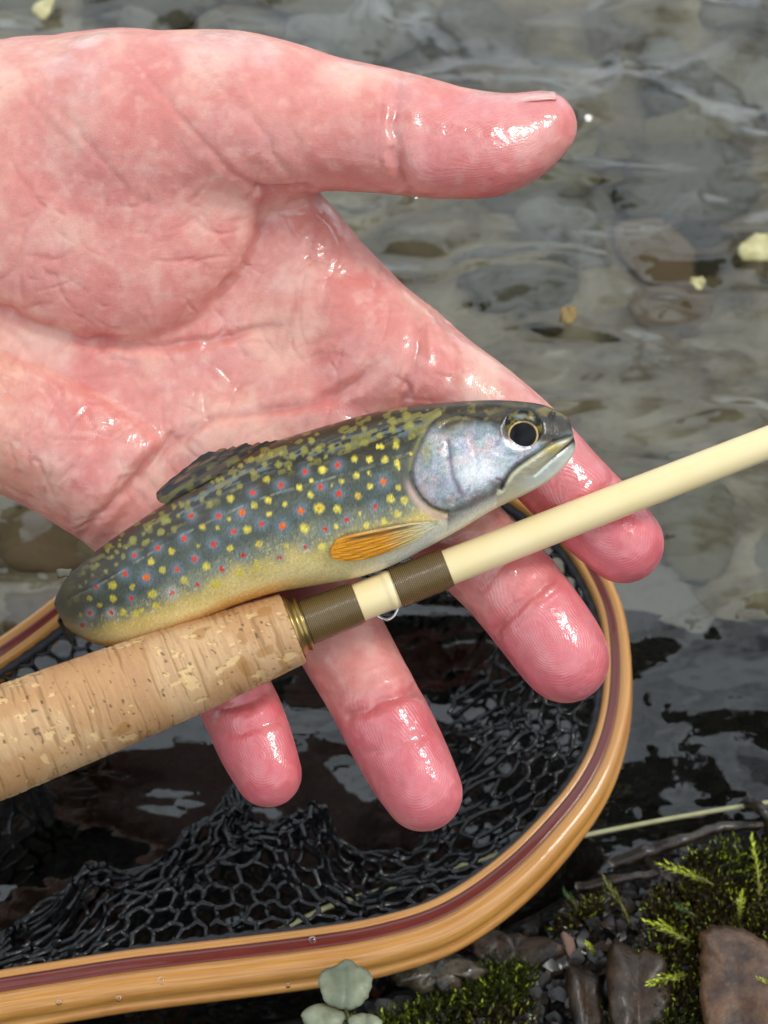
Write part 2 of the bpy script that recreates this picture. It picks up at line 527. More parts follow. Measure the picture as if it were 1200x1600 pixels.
crown = mesh('crown', V, np.arange(nl * 4).reshape(-1, 4), M_LEAF, tree, smooth=False)
crown['kind'] = 'stuff'

# ---------------------------------------------------------------- fish shape (needed for the hand too)
ST = np.array([  # dorsal x,y ; ventral x,y ; z centre ; half thickness
    (894, 671, 896, 684, 92, 5), (889, 655, 899, 700, 92, 17), (873, 643, 888, 722, 91, 28), (842, 631, 860, 750, 90, 42), (782, 625, 820, 773, 88, 54),
    (720, 627, 770, 797, 86, 60), (660, 632, 718, 828, 84, 64), (600, 641, 665, 857, 82, 66), (540, 656, 612, 884, 80, 68), (480, 674, 556, 903, 79, 68),
    (420, 693, 496, 914, 78, 67), (360, 720, 430, 926, 76, 64), (305, 755, 368, 946, 70, 61), (251, 791, 312, 972, 60, 57), (205, 822, 258, 994, 46, 52),
    (163, 851, 212, 1008, 26, 46), (128, 880, 170, 1010, 0, 40), (103, 904, 138, 1002, -32, 34), (90, 926, 116, 990, -70, 27), (84, 944, 102, 980, -112, 19)], float)
tt = np.linspace(0, len(ST) - 1, 620)
cs = smooth_poly(ST, 31, False)
ii = np.linspace(0, len(cs) - 1, 620)
FS = np.stack([np.interp(ii, np.arange(len(cs)), cs[:, k]) for k in range(6)], -1)
NA = 240
ang = np.arange(NA) * 2 * math.pi / NA
# more rings points on the side that faces up
ca, sa = np.cos(ang), np.sin(ang)
cen = (FS[:, 0:2] + FS[:, 2:4]) / 2; half = (FS[:, 0:2] - FS[:, 2:4]) / 2
prof = np.sign(sa) * np.abs(sa) ** 0.9
FX = cen[:, None, 0] + half[:, None, 0] * ca[None, :]
FY = cen[:, None, 1] + half[:, None, 1] * ca[None, :]
FZ = FS[:, None, 4] + FS[:, None, 5] * prof[None, :]
FSS = np.broadcast_to(-ca[None, :], FX.shape)          # -1 back, +1 belly
FT = np.broadcast_to(np.linspace(0, 1, 620)[:, None], FX.shape)
GILL = smooth_poly([(690, 648), (672, 664), (656, 695), (645, 725), (646, 752), (660, 778), (680, 794), (700, 801)], 6, False)
PREOP = smooth_poly([(700, 690), (706, 736), (712, 755), (722, 776)], 5, False)
MAX1 = smooth_poly([(783, 764), (800, 735), (832, 711), (860, 693), (892, 681)], 6, False)
MAX2 = smooth_poly([(836, 741), (860, 719), (882, 700), (899, 686)], 6, False)
CHK = smooth_poly([(770, 700), (790, 712), (830, 704), (858, 686)], 6, False)
LOWJ = smooth_poly([(700, 801), (730, 795), (765, 778), (785, 762)], 6, False)
PL1 = smooth_poly([(690, 668), (716, 652), (745, 655), (775, 668)], 5, False)
PL2 = smooth_poly([(735, 688), (744, 718), (740, 752), (728, 776)], 5, False)
front = sm(-5, 12, FZ - FS[:, None, 4])
dg_, sg_, _ = seg_dist(FX, FY, GILL)
body_side = FX < np.interp(FY, GILL[:, 1], GILL[:, 0])
disp = np.zeros_like(FX)
disp += np.where(body_side, -3.2 * np.exp(-dg_ / 16), 2.2 * np.exp(-(dg_ / 14) ** 2)) * sm(640, 660, FY)
for L_, dep, wd in ((PREOP, 2.0, 4.5), (MAX1, 3.6, 3.2), (MAX2, 3.0, 3.0), (CHK, 1.2, 5), (LOWJ, 1.6, 5), (PL1, 1.1, 3.5), (PL2, 1.0, 4)):
    dd, ss, _ = seg_dist(FX, FY, L_)
    disp -= dep * np.exp(-(dd / wd) ** 2)
d1_, s1_, _ = seg_dist(FX, FY, MAX1)
disp += 2.2 * np.exp(-((d1_ - 8) / 7) ** 2) * (s1_ > 0)
headm = sm(640, 700, FX)
disp += 1.6 * (fbm(v3(FX / 22, FY / 22, 0), 3) - 0.5) * headm * 2
eyed = np.hypot(FX - 817, FY - 672)
disp += 1.4 * np.exp(-((eyed - 34) / 7) ** 2) - 6 * np.exp(-(eyed / 26) ** 4)
dl = np.hypot(FX - 863, FY - 651)
disp -= 4 * np.exp(-((FX - 862) ** 2 + (FY - 650) ** 2) / 30)
lat = smooth_poly([(640, 708), (560, 735), (480, 758), (400, 782), (320, 818), (250, 855), (170, 905), (110, 935)], 5, False)
dlat, _, _ = seg_dist(FX, FY, lat)
disp -= 0.8 * np.exp(-(dlat / 2.5) ** 2)
disp += (fbm(v3(FX / 60, FY / 60, 2), 3) - 0.5) * 3 * (1 - headm)
FZ2 = FZ + disp * front

# ---------------------------------------------------------------- rod axis
RA = np.array([-560.0, 1378.4]); RB = np.array([1330.0, 641.0])


def rod_y(x): return RA[1] + (RB[1] - RA[1]) * (x - RA[0]) / (RB[0] - RA[0])
def rod_z(x): return 66 - 0.012 * (x - 460)
ROD_DIR = (RB - RA) / np.linalg.norm(RB - RA)
def grip_r(x): return np.interp(x, [-560, -420, -200, 0, 150, 300, 400, 440, 462], [60, 74, 86, 86, 80, 72, 64, 60, 57.5])


# ---------------------------------------------------------------- the hand: a signed field turned into one skin
STEP = 6.0
ox, oy, oz = -760.0, 0.0, -270.0
nx, ny, nz = int((1080 - ox) / STEP), int((1360 - oy) / STEP), int((215 - oz) / STEP)
xs = ox + STEP * np.arange(nx); ys = oy + STEP * np.arange(ny); zs = oz + STEP * np.arange(nz)
PX, PY = np.meshgrid(xs, ys, indexing='ij')
PALM = smooth_poly([(-900, 215), (-600, 190), (-300, 110), (-120, 74), (0, 61), (120, 52), (200, 50), (300, 66), (380, 100), (450, 130), (485, 180), (478, 250),
                    (500, 300), (530, 335), (575, 390), (630, 448), (690, 510), (700, 590), (650, 680), (600, 770), (500, 860), (400, 930), (300, 960), (215, 930),
                    (150, 862), (95, 824), (0, 772), (-120, 738), (-300, 690), (-600, 640), (-900, 620)], 5)
sd_p = poly_sd(PX, PY, PALM)
THEN = smooth_poly([(-300, 40), (0, 20), (300, 10), (470, 60), (470, 230), (420, 300), (405, 380), (350, 460), (250, 522), (120, 522), (0, 482), (-150, 430), (-300, 330)], 5)
HYPO = smooth_poly([(-250, 545), (-60, 540), (80, 585), (190, 640), (250, 690), (215, 760), (130, 860), (0, 800), (-250, 740)], 5)
PADI = smooth_poly([(520, 450), (610, 440), (690, 520), (700, 590), (640, 640), (560, 640), (500, 560)], 5)
PADR = smooth_poly([(300, 660), (420, 620), (540, 640), (540, 740), (420, 780), (320, 780)], 5)


def dome(poly, w):
    d = poly_sd(PX, PY, poly)
    e = np.clip(d / w, 0, 1)
    return np.sqrt(np.maximum(1 - (1 - e) ** 2, 0))


e = np.clip(sd_p / 105, 0, 1)
pr = np.sqrt(np.maximum(1 - (1 - e) ** 2, 0))
wrist = sm(-120, -420, PX)
bumps = 84 * dome(THEN, 215) + 46 * dome(HYPO, 120) + 20 * dome(PADI, 75) + 14 * dome(PADR, 70)
bumps -= 26 * np.exp(-(((PX - 430) / 150) ** 2 + ((PY - 560) / 120) ** 2))
bumps = bumps * (1 - wrist) + 60 * wrist
for _ in range(3):   # soften
    q = np.pad(bumps, 1, mode='edge')
    bumps = (q[1:-1, 1:-1] * 4 + q[:-2, 1:-1] + q[2:, 1:-1] + q[1:-1, :-2] + q[1:-1, 2:]) / 8
zc = -85.0
top = zc + (80 + bumps) * pr
bot = zc - (88 + 50 * wrist) * pr
gxx, gyy = np.gradient(top, STEP)
gl = np.sqrt(1 + np.minimum(gxx ** 2 + gyy ** 2, 9.0))
ZG = zs[None, None, :]
F = np.maximum((ZG - top[..., None]) / gl[..., None], (bot[..., None] - ZG) / gl[..., None])
F = np.where(sd_p[..., None] > 0, F, np.maximum(-sd_p[..., None] * 0.9, F)).astype(np.float32)


def smin(a, b, k):
    h = np.clip(0.5 + 0.5 * (b - a) / k, 0, 1)
    return b * (1 - h) + a * h - k * h * (1 - h)


FINGERS = {
    'thumb': [(200, 196, -18, 146), (290, 184, -6, 138), (360, 182, 4, 135), (430, 184, 12, 121), (500, 192, 20, 107), (560, 199, 26, 101), (620, 208, 31, 96.5), (665, 216, 33, 93), (700, 222, 34, 89),
              (760, 226, 34, 83), (805, 217, 32, 72), (846, 197, 29, 56)],
    'index': [(500, 480, -90, 86), (575, 538, -72, 84), (655, 578, -62, 80), (729, 622, -52, 76), (817, 690, -46, 71), (893, 768, -42, 68), (940, 815, -30, 68), (975, 849, -20, 63)],
    'middle': [(470, 610, -96, 84), (560, 690, -85, 82), (630, 750, -74, 80), (700, 820, -62, 77), (785, 900, -50, 76), (840, 968, -36, 75), (872, 1012, -24, 73), (884, 1030, -18, 69)],
    'ring': [(360, 690, -96, 80), (420, 795, -86, 78), (480, 905, -82, 75), (545, 1022, -76, 72), (580, 1085, -66, 70), (610, 1142, -50, 71), (640, 1200, -30, 68), (661, 1238, -16, 62)],
    'pinky': [(220, 760, -98, 74), (255, 860, -92, 70), (300, 955, -86, 65), (345, 1045, -82, 61), (378, 1112, -68, 62), (400, 1165, -48, 60), (419, 1209, -30, 53)],
}
CHAINS = {}
for nm, ch in FINGERS.items():
    ch = smooth_poly(np.array(ch, float), 4, False); CHAINS[nm] = ch
    lo = ch[:, :3].min(0) - ch[:, 3].max() - 130; hi = ch[:, :3].max(0) + ch[:, 3].max() + 130
    a0 = np.maximum(((lo - (ox, oy, oz)) / STEP).astype(int), 0)
    a1 = np.minimum(((hi - (ox, oy, oz)) / STEP).astype(int) + 1, (nx, ny, nz))
    sl_ = tuple(slice(a0[k], a1[k]) for k in range(3))
    bx = xs[sl_[0]][:, None, None]; by = ys[sl_[1]][None, :, None]; bz = zs[sl_[2]][None, None, :]
    g = np.full((a1 - a0), 1e6, np.float32)
    for k in range(len(ch) - 1):
        p, q = ch[k], ch[k + 1]; pq = q[:3] - p[:3]; L2 = pq @ pq
        t = np.clip(((bx - p[0]) * pq[0] + (by - p[1]) * pq[1] + (bz - p[2]) * pq[2]) / L2, 0, 1)
        d = np.sqrt((bx - p[0] - t * pq[0]) ** 2 + (by - p[1] - t * pq[1]) ** 2 + ((bz - p[2] - t * pq[2]) * 1.06) ** 2) - (p[3] + t * (q[3] - p[3]))
        g = np.minimum(g, d.astype(np.float32))
    if nm == 'thumb': fing_k = 52.0
    else: fing_k = 46.0
    # blend with the palm, but stay apart from the other fingers away from the palm
    blk = F[sl_]
    palm_near = np.clip(1 - (poly_sd(PX[sl_[0], sl_[1]], PY[sl_[0], sl_[1]], PALM) < -45), 0, 1)[..., None]
    F[sl_] = np.where(palm_near > 0, smin(blk, g, fing_k), smin(blk, g, 10.0))
F = F.astype(np.float32)

# the skin gives way where the fish and the grip press on it
bx = xs[:, None, None]; by = ys[None, :, None]; bz = zs[None, None, :]
ch = np.stack([cen[:, 0], cen[:, 1], FS[:, 4], np.hypot(half[:, 0], half[:, 1]), FS[:, 5], half[:, 0], half[:, 1]], -1)[::20]
lo = np.array([60, 600, -100]); hi = np.array([930, 1040, 200])
a0 = np.maximum(((lo - (ox, oy, oz)) / STEP).astype(int), 0); a1 = np.minimum(((hi - (ox, oy, oz)) / STEP).astype(int), (nx, ny, nz))
S3 = tuple(slice(a0[k], a1[k]) for k in range(3))
cx_, cy_ = PX[S3[0], S3[1]], PY[S3[0], S3[1]]
ph = np.zeros_like(cx_); pth = np.full(cx_.shape, -1.0); pzc = np.zeros_like(cx_)
bestd = np.full(cx_.shape, 1e9)
for k in range(len(ch)):
    ux, uy = ch[k, 5] / ch[k, 3], ch[k, 6] / ch[k, 3]
    along = (cx_ - ch[k, 0]) * ux + (cy_ - ch[k, 1]) * uy
    perp = np.abs((cx_ - ch[k, 0]) * -uy + (cy_ - ch[k, 1]) * ux)
    m = perp < bestd
    bestd = np.where(m, perp, bestd)
    r_ = np.clip(np.abs(along) / ch[k, 3], 0, 1.2)
    pth = np.where(m, np.where(r_ < 1, ch[k, 4] * np.sqrt(np.maximum(1 - r_ ** 2, 0)), -1), pth)
    pzc = np.where(m, ch[k, 4 - 2], pzc)
okm = (pth > 0) & (bestd < 26)
carve = np.where(okm[..., None], (pzc - pth)[..., None] - 2.0 - zs[S3[2]][None, None, :], 1e6)   # >0 below the fish
sub = F[S3]
F[S3] = np.where(okm[..., None], np.maximum(sub, -carve * 0.8), sub)
ry = rod_y(PX); rz = rod_z(PX)
rrad = np.where(PX < 462, grip_r(PX), np.where(PX < 700, 36, 29))
dperp = np.abs(PY - ry) * ROD_DIR[0]
inside_rod = dperp < rrad + 4
rd_ = np.sqrt((dperp[..., None]) ** 2 + (zs[None, None, :] - rz[..., None]) ** 2) - (rrad[..., None] + 1.5)
F = np.where(inside_rod[..., None] & (zs[None, None, :] < rz[..., None]), np.maximum(F, -rd_), F).astype(np.float32)
F[0] = np.maximum(F[0], 1.0)      # close the forearm where it ends


def surface_nets(F, origin, step):
    ins = F < 0
    c = np.zeros(tuple(np.array(F.shape) - 1), np.int8)
    for dx in (0, 1):
        for dy in (0, 1):
            for dz in (0, 1):
                c += ins[dx:F.shape[0] - 1 + dx, dy:F.shape[1] - 1 + dy, dz:F.shape[2] - 1 + dz]
    act = (c > 0) & (c < 8)
    idx = np.full(c.shape, -1, np.int64); I = np.argwhere(act); idx[act] = np.arange(len(I))
    acc = np.zeros((len(I), 3)); cnt = np.zeros(len(I))
    cor = [(a, b_, c_) for a in (0, 1) for b_ in (0, 1) for c_ in (0, 1)]
    val = {k: F[I[:, 0] + k[0], I[:, 1] + k[1], I[:, 2] + k[2]] for k in cor}
    for k in cor:
        for ax in range(3):
            if k[ax] == 0:
                l = list(k); l[ax] = 1; l = tuple(l)
                a, b_ = val[k], val[l]
                m = (a < 0) != (b_ < 0)
                t = np.where(m, a / np.where(m, a - b_, 1), 0)
                p = np.tile(np.array(k, float), (len(I), 1)); p[:, ax] = t
                acc += p * m[:, None]; cnt += m
    V = (I + acc / cnt[:, None]) * step + np.array(origin)
    Q = []
    for ax in range(3):
        s0 = [slice(None)] * 3; s1 = [slice(None)] * 3
        s0[ax] = slice(0, -1); s1[ax] = slice(1, None)
        a, b_ = ins[tuple(s0)], ins[tuple(s1)]
        E = np.argwhere(a != b_)
        o1, o2 = (ax + 1) % 3, (ax + 2) % 3
        okk = (E[:, o1] > 0) & (E[:, o2] > 0) & (E[:, o1] < F.shape[o1] - 1) & (E[:, o2] < F.shape[o2] - 1)
        E = E[okk]
        fl = a[tuple(E.T)]
        def cell(d1, d2):
            G = E.copy(); G[:, o1] -= d1; G[:, o2] -= d2
            return idx[tuple(G.T)]
        q = np.stack([cell(1, 1), cell(0, 1), cell(0, 0), cell(1, 0)], -1)
        q[~fl] = q[~fl][:, ::-1]
        Q.append(q)
    return V, np.concatenate(Q)


HV, HF = surface_nets(F, (ox, oy, oz), STEP)
# y runs down the picture, so the winding flips when we go to metres: build in flipped y and restore
ed = np.concatenate([HF[:, [0, 1]], HF[:, [1, 2]], HF[:, [2, 3]], HF[:, [3, 0]]])
for it in range(16):
    s = np.zeros_like(HV); c = np.zeros(len(HV))
    for k in range(3): s[:, k] = np.bincount(ed[:, 0], HV[ed[:, 1], k], len(HV)) + np.bincount(ed[:, 1], HV[ed[:, 0], k], len(HV))
    c = np.bincount(ed[:, 0], minlength=len(HV)) + np.bincount(ed[:, 1], minlength=len(HV))
    HV = HV + (0.55 if it % 2 == 0 else -0.50) * (s / c[:, None] - HV)
tmp = mesh('temporary', HV * (1, -1, 1), HF[:, ::-1].copy())
sub_ = tmp.modifiers.new('s', 'SUBSURF'); sub_.levels = 1; sub_.render_levels = 1
dgp = bpy.context.evaluated_depsgraph_get()
me2 = bpy.data.meshes.new_from_object(tmp.evaluated_get(dgp))
nvv = len(me2.vertices)
HV = np.empty(nvv * 3, np.float32); me2.vertices.foreach_get('co', HV); HV = HV.reshape(-1, 3).astype(float)
HN = np.empty(nvv * 3, np.float32); me2.vertex_normals.foreach_get('vector', HN); HN = HN.reshape(-1, 3).astype(float)
HV[:, 1] *= -1; HN[:, 1] *= -1
hf = np.empty(len(me2.loops), np.int32); me2.loops.foreach_get('vertex_index', hf); HF = hf.reshape(-1, 4)
bpy.data.objects.remove(tmp)
hx, hy, hz = HV.T
upw = sm(-0.1, 0.35, HN[:, 2])           # skin that faces the lens
cre = np.zeros(nvv); cr_red = np.zeros(nvv)
CREASES = [  # polyline, depth, width, fold side bulge
    ([(-200, 400), (-60, 455), (0, 480), (60, 508), (130, 530), (210, 541), (300, 537), (380, 522), (450, 506)], 7, 8),
    ([(428, 292), (413, 318), (405, 360), (388, 405), (355, 450), (315, 480)], 7, 10),
    ([(395, 288), (425, 297), (455, 293), (485, 290)], 9, 7),
    ([(225, 110), (250, 142), (290, 195), (325, 235), (350, 262), (395, 290)], 4, 6),
    ([(100, 175), (150, 235), (195, 290), (240, 325)], 2.5, 6),
    ([(40, 150), (85, 200), (120, 245)], 2.5, 6),
    ([(330, 120), (375, 165), (410, 205), (430, 245), (468, 290)], 3, 7),
    ([(505, 305), (499, 345), (480, 395), (462, 440), (455, 490), (440, 560)], 3.5, 6),
    ([(540, 345), (530, 400), (510, 450), (498, 500)], 2.5, 5),
    ([(648, 470), (655, 520), (645, 575), (625, 640)], 7, 9),
    ([(700, 520), (712, 560), (708, 600)], 3, 6),
    ([(627, 112), (622, 160), (616, 205), (624, 255), (640, 310)], 8, 10), ([(600, 118), (596, 170), (592, 220), (600, 280)], 3, 5),
    ([(640, 118), (636, 160), (634, 200)], 2, 5),
    ([(455, 100), (450, 160), (462, 220), (490, 270)], 2.5, 9),
    ([(120, 845), (170, 790), (235, 722), (300, 672), (350, 650), (420, 640), (520, 620), (600, 560)], 8, 9),
    ([(255, 700), (300, 640), (310, 615), (285, 612)], 3, 5),
    ([(0, 560), (60, 600), (100, 640), (115, 680)], 3, 7),
    ([(-40, 500), (20, 520), (60, 560), (110, 590), (170, 610)], 3.5, 7),
    ([(60, 700), (130, 690), (190, 660), (240, 620), (300, 600)], 3, 8),
    ([(20, 740), (90, 745), (150, 720)], 2.5, 7),
    ([(300, 560), (340, 600), (370, 640)], 2, 5), ([(180, 550), (215, 590), (225, 640)], 2, 5),
    ([(470, 540), (540, 520), (600, 480)], 3, 6),
    ([(538, 1126), (590, 1100), (668, 1068)], 9, 10), ([(535, 1112), (590, 1084), (650, 1052)], 3, 4), ([(560, 1180), (620, 1165), (690, 1130)], 4, 9),
    ([(318, 1112), (365, 1102), (430, 1078)], 8, 9), ([(340, 1150), (390, 1140), (445, 1118)], 4, 8),
    ([(770, 995), (808, 950), (872, 895)], 9, 10), ([(778, 1006), (820, 962), (885, 908)], 3, 4), ([(735, 935), (780, 895), (815, 855)], 5, 8),
    ([(862, 838), (905, 795), (965, 742)], 8, 9), ([(872, 850), (915, 808), (978, 760)], 3, 4),
]
for line, dep, wd in CREASES:
    L_ = smooth_poly(line, 5, False)
    jx = hx + (vn(v3(hx / 22, hy / 22, 1)) - .5) * 8; jy = hy + (vn(v3(hx / 22, hy / 22, 8)) - .5) * 8
    dd, ss, pa = seg_dist(jx, jy, L_)
    taper = np.minimum(1, 6 * np.minimum(pa + 0.05, 1.05 - pa))
    dep *= 0.75 if dep > 6.5 else 0.42
    cre += -dep * np.exp(-(dd / wd) ** 2) * taper + 0.35 * dep * np.exp(-((dd - 2.2 * wd) / (1.6 * wd)) ** 2) * taper
    cr_red = np.maximum(cr_red, np.exp(-(dd / (wd * 0.8)) ** 2) * taper * min(1, dep / 6))
# many small wrinkles on the palm and across the finger joints
for k in range(330):
    x0, y0 = random.uniform(-60, 680), random.uniform(300, 820)
    a = math.atan2(y0 - 420, x0 - 200) + random.choice([0.2, 1.5, -0.6]) + random.uniform(-.4, .4)
    L = random.uniform(20, 90)
    x1, y1 = x0 + math.cos(a) * L, y0 + math.sin(a) * L
    box = (hx > min(x0, x1) - 15) & (hx < max(x0, x1) + 15) & (hy > min(y0, y1) - 15) & (hy < max(y0, y1) + 15)
    if not box.any(): continue
    xm, ym = (x0 + x1) / 2 + random.uniform(-8, 8), (y0 + y1) / 2 + random.uniform(-8, 8)
    dd, ss, pa = seg_dist(hx[box], hy[box], smooth_poly([(x0, y0), (xm, ym), (x1, y1)], 4, False))
    wk = random.choice([2.6, 2.8, 3.2, 4.5])
    cr_red[box] = np.maximum(cr_red[box], 0.35 * np.exp(-(dd / wk) ** 2) * np.sin(np.pi * np.clip(pa, 0, 1)))
    cre[box] -= random.uniform(0.7, 1.9) * np.exp(-(dd / wk) ** 2) * np.sin(np.pi * np.clip(pa, 0, 1))
cre += (fbm(v3(hx / 55, hy / 55, hz / 55), 4) - 0.5) * 4 + (fbm(v3(hx / 14, hy / 14, hz / 14), 3) - 0.5) * 1.2
# colour of the skin: pale and blotchy at the heel, red at the finger ends
nz_ = lambda s, o, k=4: fbm(v3(hx / s + o, hy / s, hz / s), k)
base = np.tile(lin(223, 151, 140), (nvv, 1))
base = mix(base, lin(238, 196, 176), sm(0.42, 0.72, nz_(110, 3.0)) * 0.6)
base = mix(base, lin(214, 122, 114), sm(0.42, 0.7, nz_(75, 41.0)) * 0.5)
thx = np.exp(-(((hx - 190) / 240) ** 2 + ((hy - 330) / 190) ** 2))
base = mix(base, lin(224, 148, 140), thx * 0.3)
base = mix(base, lin(240, 205, 190), thx * sm(0.5, 0.75, nz_(22, 11.0, 3)) * 0.22)
base = mix(base, lin(232, 192, 168), sm(60, -160, hx) * 0.7)
base = mix(base, lin(228, 168, 132), sm(110, -80, hx) * sm(480, 620, hy) * 0.55)
tipf = np.zeros(nvv); ridge = np.hypot(hx - 480, (hy - 650) * 1.2); 
dfing = np.full(nvv, 1e9); rid_f = np.zeros(nvv); tip_near = np.zeros(nvv)
for nm, chn in CHAINS.items():
    st = 0 if nm != 'thumb' else 0
    dd, ss, pa = seg_dist(hx, hy, chn[:, :2])
    tip = chn[-1]; dt = np.hypot(hx - tip[0], hy - tip[1])
    onf = np.exp(-(np.maximum(dd - tip[3], 0) / 22) ** 2)
    w_ = sm(0.42, 0.75, pa) * onf * (0.45 if nm == 'thumb' else 1.0)
    tipf = np.maximum(tipf, w_)
    axd = (chn[-1, :2] - chn[-9, :2]); axd /= np.linalg.norm(axd)
    c0 = tip[:2] - axd * tip[3] * 0.55
    ru = (hx - c0[0]) * axd[0] + (hy - c0[1]) * axd[1]; rv = -(hx - c0[0]) * axd[1] + (hy - c0[1]) * axd[0]
    rf = np.where(ru > 0, np.hypot(ru * 0.8, rv), np.sqrt((rv * 0.95) ** 2 + (ru * 0.25) ** 2) + 0)
    m = (dt < 210) & (dd < tip[3] * 1.6) & (dd < dfing)
    dfing = np.where(m, dd, dfing); ridge = np.where(m, rf, ridge)
base = mix(base, lin(220, 112, 122), tipf * 0.85)
base = mix(base, lin(214, 96, 106), tipf * sm(0.52, 0.72, nz_(48, 77.0, 3)) * 0.55)
base = mix(base, lin(186, 92, 88), np.clip(cr_red, 0, 1) * 0.35)
mot = nz_(20, 61.0, 3)
base = mix(base, lin(242, 204, 188), sm(0.55, 0.74, mot) * 0.2 * (1 - 0.6 * tipf))
base = mix(base, lin(204, 112, 106), sm(0.46, 0.32, mot) * 0.2)
base = base * (0.93 + 0.14 * nz_(8, 5.0, 3))[:, None]
wet = sm(0.42, 0.6, nz_(70, 23.0, 3) + 0.16 * tipf + 0.12 * np.exp(-((hy - 640) / 170) ** 2) - 0.28 * thx - 0.15 * sm(200, -50, hx))
wet = wet * sm(0.05, 0.45, HN[:, 2])
ridge = ridge * (2 * math.pi / 3.6) + (nz_(40, 9.0, 2) - .5) * 14
ramt = 0.35 + 0.65 * tipf
HVd = HV + HN * (cre * upw)[:, None]
hand_w = pt(HVd[:, 0], HVd[:, 1], HVd[:, 2])
person = mesh('person', hand_w, HF[:, :].copy(), M_SKIN, None, base, {'wet': wet, 'ridge': ridge, 'ridge_amount': ramt})
tag(person, 'wet open left hand, palm up, cradling the spotted trout and rod', 'hand')

# thumbnail: a thin curved plate set in the upper side of the thumb tip
NU, NV = 14, 9
uu = np.linspace(0, 1, NU); vv_ = np.linspace(-1, 1, NV)
U_, V_ = np.meshgrid(uu, vv_, indexing='ij')
nxp = 797 + U_ * 72; base_y = np.interp(nxp, [796, 830, 860, 876], [151, 145.5, 143, 145])
nyp = base_y + 1.2 + (np.abs(V_) ** 2) * 10 - 2; nzp = 30 + V_ * 42 * (1 - 0.25 * U_ ** 3)
Vt = pt(nxp, nyp, nzp).reshape(-1, 3); Vb = pt(nxp, nyp + 4, nzp).reshape(-1, 3)
Fq = grid_faces(NU, NV); nn = NU * NV
ring = [i * NV for i in range(NU)] + [(NU - 1) * NV + j for j in range(1, NV)] + [i * NV + NV - 1 for i in range(NU - 2, -1, -1)] + [j for j in range(NV - 2, 0, -1)]
faces = [tuple(f) for f in Fq] + [tuple(int(q) + nn for q in f[::-1]) for f in Fq] + [(ring[k], ring[k - 1], ring[k - 1] + nn, ring[k] + nn) for k in range(len(ring))]
mesh('nail', np.concatenate([Vt, Vb]), faces, M_NAIL, person)

# ---------------------------------------------------------------- the trout
def Z_(o, s, lst): return [(o[0] + a * s, o[1] + b_ * s, c * s) for a, b_, c in lst]


yel = Z_((80, 760), .2083, [(825, 340, 30), (920, 322, 28), (850, 260, 32), (880, 256, 30), (1135, 305, 38), (905, 487, 40), (750, 563, 35), (835, 630, 32), (610, 405, 32), (700, 424, 26), (722, 412, 24), (540, 527, 25),
     (490, 585, 22), (410, 635, 27), (462, 743, 35), (607, 755, 32), (462, 842, 36), (288, 838, 30), (365, 890, 30), (305, 665, 22), (315, 605, 26), (345, 588, 26), (215, 750, 25), (258, 715, 18), (240, 648, 25), (190, 845, 25),
     (135, 875, 25), (1105, 450, 25), (1165, 600, 32), (997, 703, 32), (760, 808, 35), (785, 895, 35), (540, 945, 30), (635, 955, 30), (675, 935, 30), (955, 222, 22), (562, 462, 14), (735, 300, 22), (715, 325, 22), (695, 355, 20),
     (510, 400, 16), (512, 440, 18), (490, 490, 20), (455, 530, 24), (425, 480, 18), (445, 440, 16), (920, 155, 24), (980, 138, 24), (1030, 120, 26), (220, 965, 22), (140, 760, 18)])
yel += Z_((230, 680), .2083, [(908, 490, 36), (1140, 392, 35), (805, 527, 26), (1033, 518, 32), (750, 710, 33), (840, 818, 36), (622, 850, 35), (690, 1027, 35), (825, 977, 35), (445, 985, 30), (1043, 828, 30), (913, 590, 25),
     (625, 475, 32), (537, 432, 27), (693, 380, 28), (897, 332, 32), (470, 525, 26), (793, 280, 28), (985, 222, 30), (880, 222, 25), (775, 182, 27), (925, 143, 24), (1005, 137, 24), (1090, 160, 28), (1065, 250, 24), (410, 483, 27),
     (655, 305, 25), (525, 695, 20), (617, 627, 20), (382, 833, 25), (1180, 700, 36), (510, 1115, 35), (490, 355, 22), (530, 338, 22), (565, 325, 20), (700, 230, 26), (855, 155, 26), (275, 1085, 30)])
yel += Z_((430, 620), .2083, [(182, 680, 33), (355, 550, 32), (710, 470, 37), (607, 590, 36), (823, 472, 32), (907, 330, 28), (905, 365, 28), (785, 290, 36), (985, 230, 30), (1015, 215, 28), (1015, 315, 20), (1040, 295, 20), (1020, 430, 22),
     (915, 500, 26), (925, 530, 26), (925, 680, 32), (865, 765, 34), (970, 775, 34), (920, 878, 34), (620, 745, 40), (330, 835, 42), (468, 842, 32), (225, 990, 36), (72, 808, 32), (265, 735, 26), (497, 635, 26), (705, 573, 26), (708, 672, 26),
     (685, 965, 34), (818, 935, 28), (632, 875, 20), (457, 972, 24), (350, 1125, 36), (85, 1118, 32), (545, 372, 30), (425, 375, 30), (325, 393, 28), (672, 342, 28), (595, 467, 28), (770, 375, 20), (800, 372, 20), (885, 250, 30),
     (218, 393, 28), (135, 450, 28), (45, 425, 26), (265, 465, 22), (105, 540, 22), (25, 512, 26), (380, 450, 18), (425, 660, 16), (272, 632, 18), (270, 328, 28), (875, 180, 34), (985, 140, 34), (665, 240, 26), (510, 305, 22)])
red = Z_((80, 760), .2083, [(1050, 222, 20), (997, 390, 22), (798, 463, 20), (625, 520, 18), (553, 653, 20), (715, 683, 26), (338, 757, 18), (600, 840, 18), (945, 623, 20), (1077, 543, 20), (908, 802, 20), (1097, 738, 16), (450, 948, 16), (290, 950, 16), (235, 1040, 18)])
red += Z_((230, 680), .2083, [(792, 432, 19), (1003, 375, 22), (535, 605, 21), (712, 580, 26), (650, 724, 20), (860, 665, 22), (500, 818, 23), (1153, 567, 25), (720, 902, 20), (355, 927, 21), (555, 1005, 21), (993, 920, 17), (377, 1123, 16), (1185, 842, 17)])
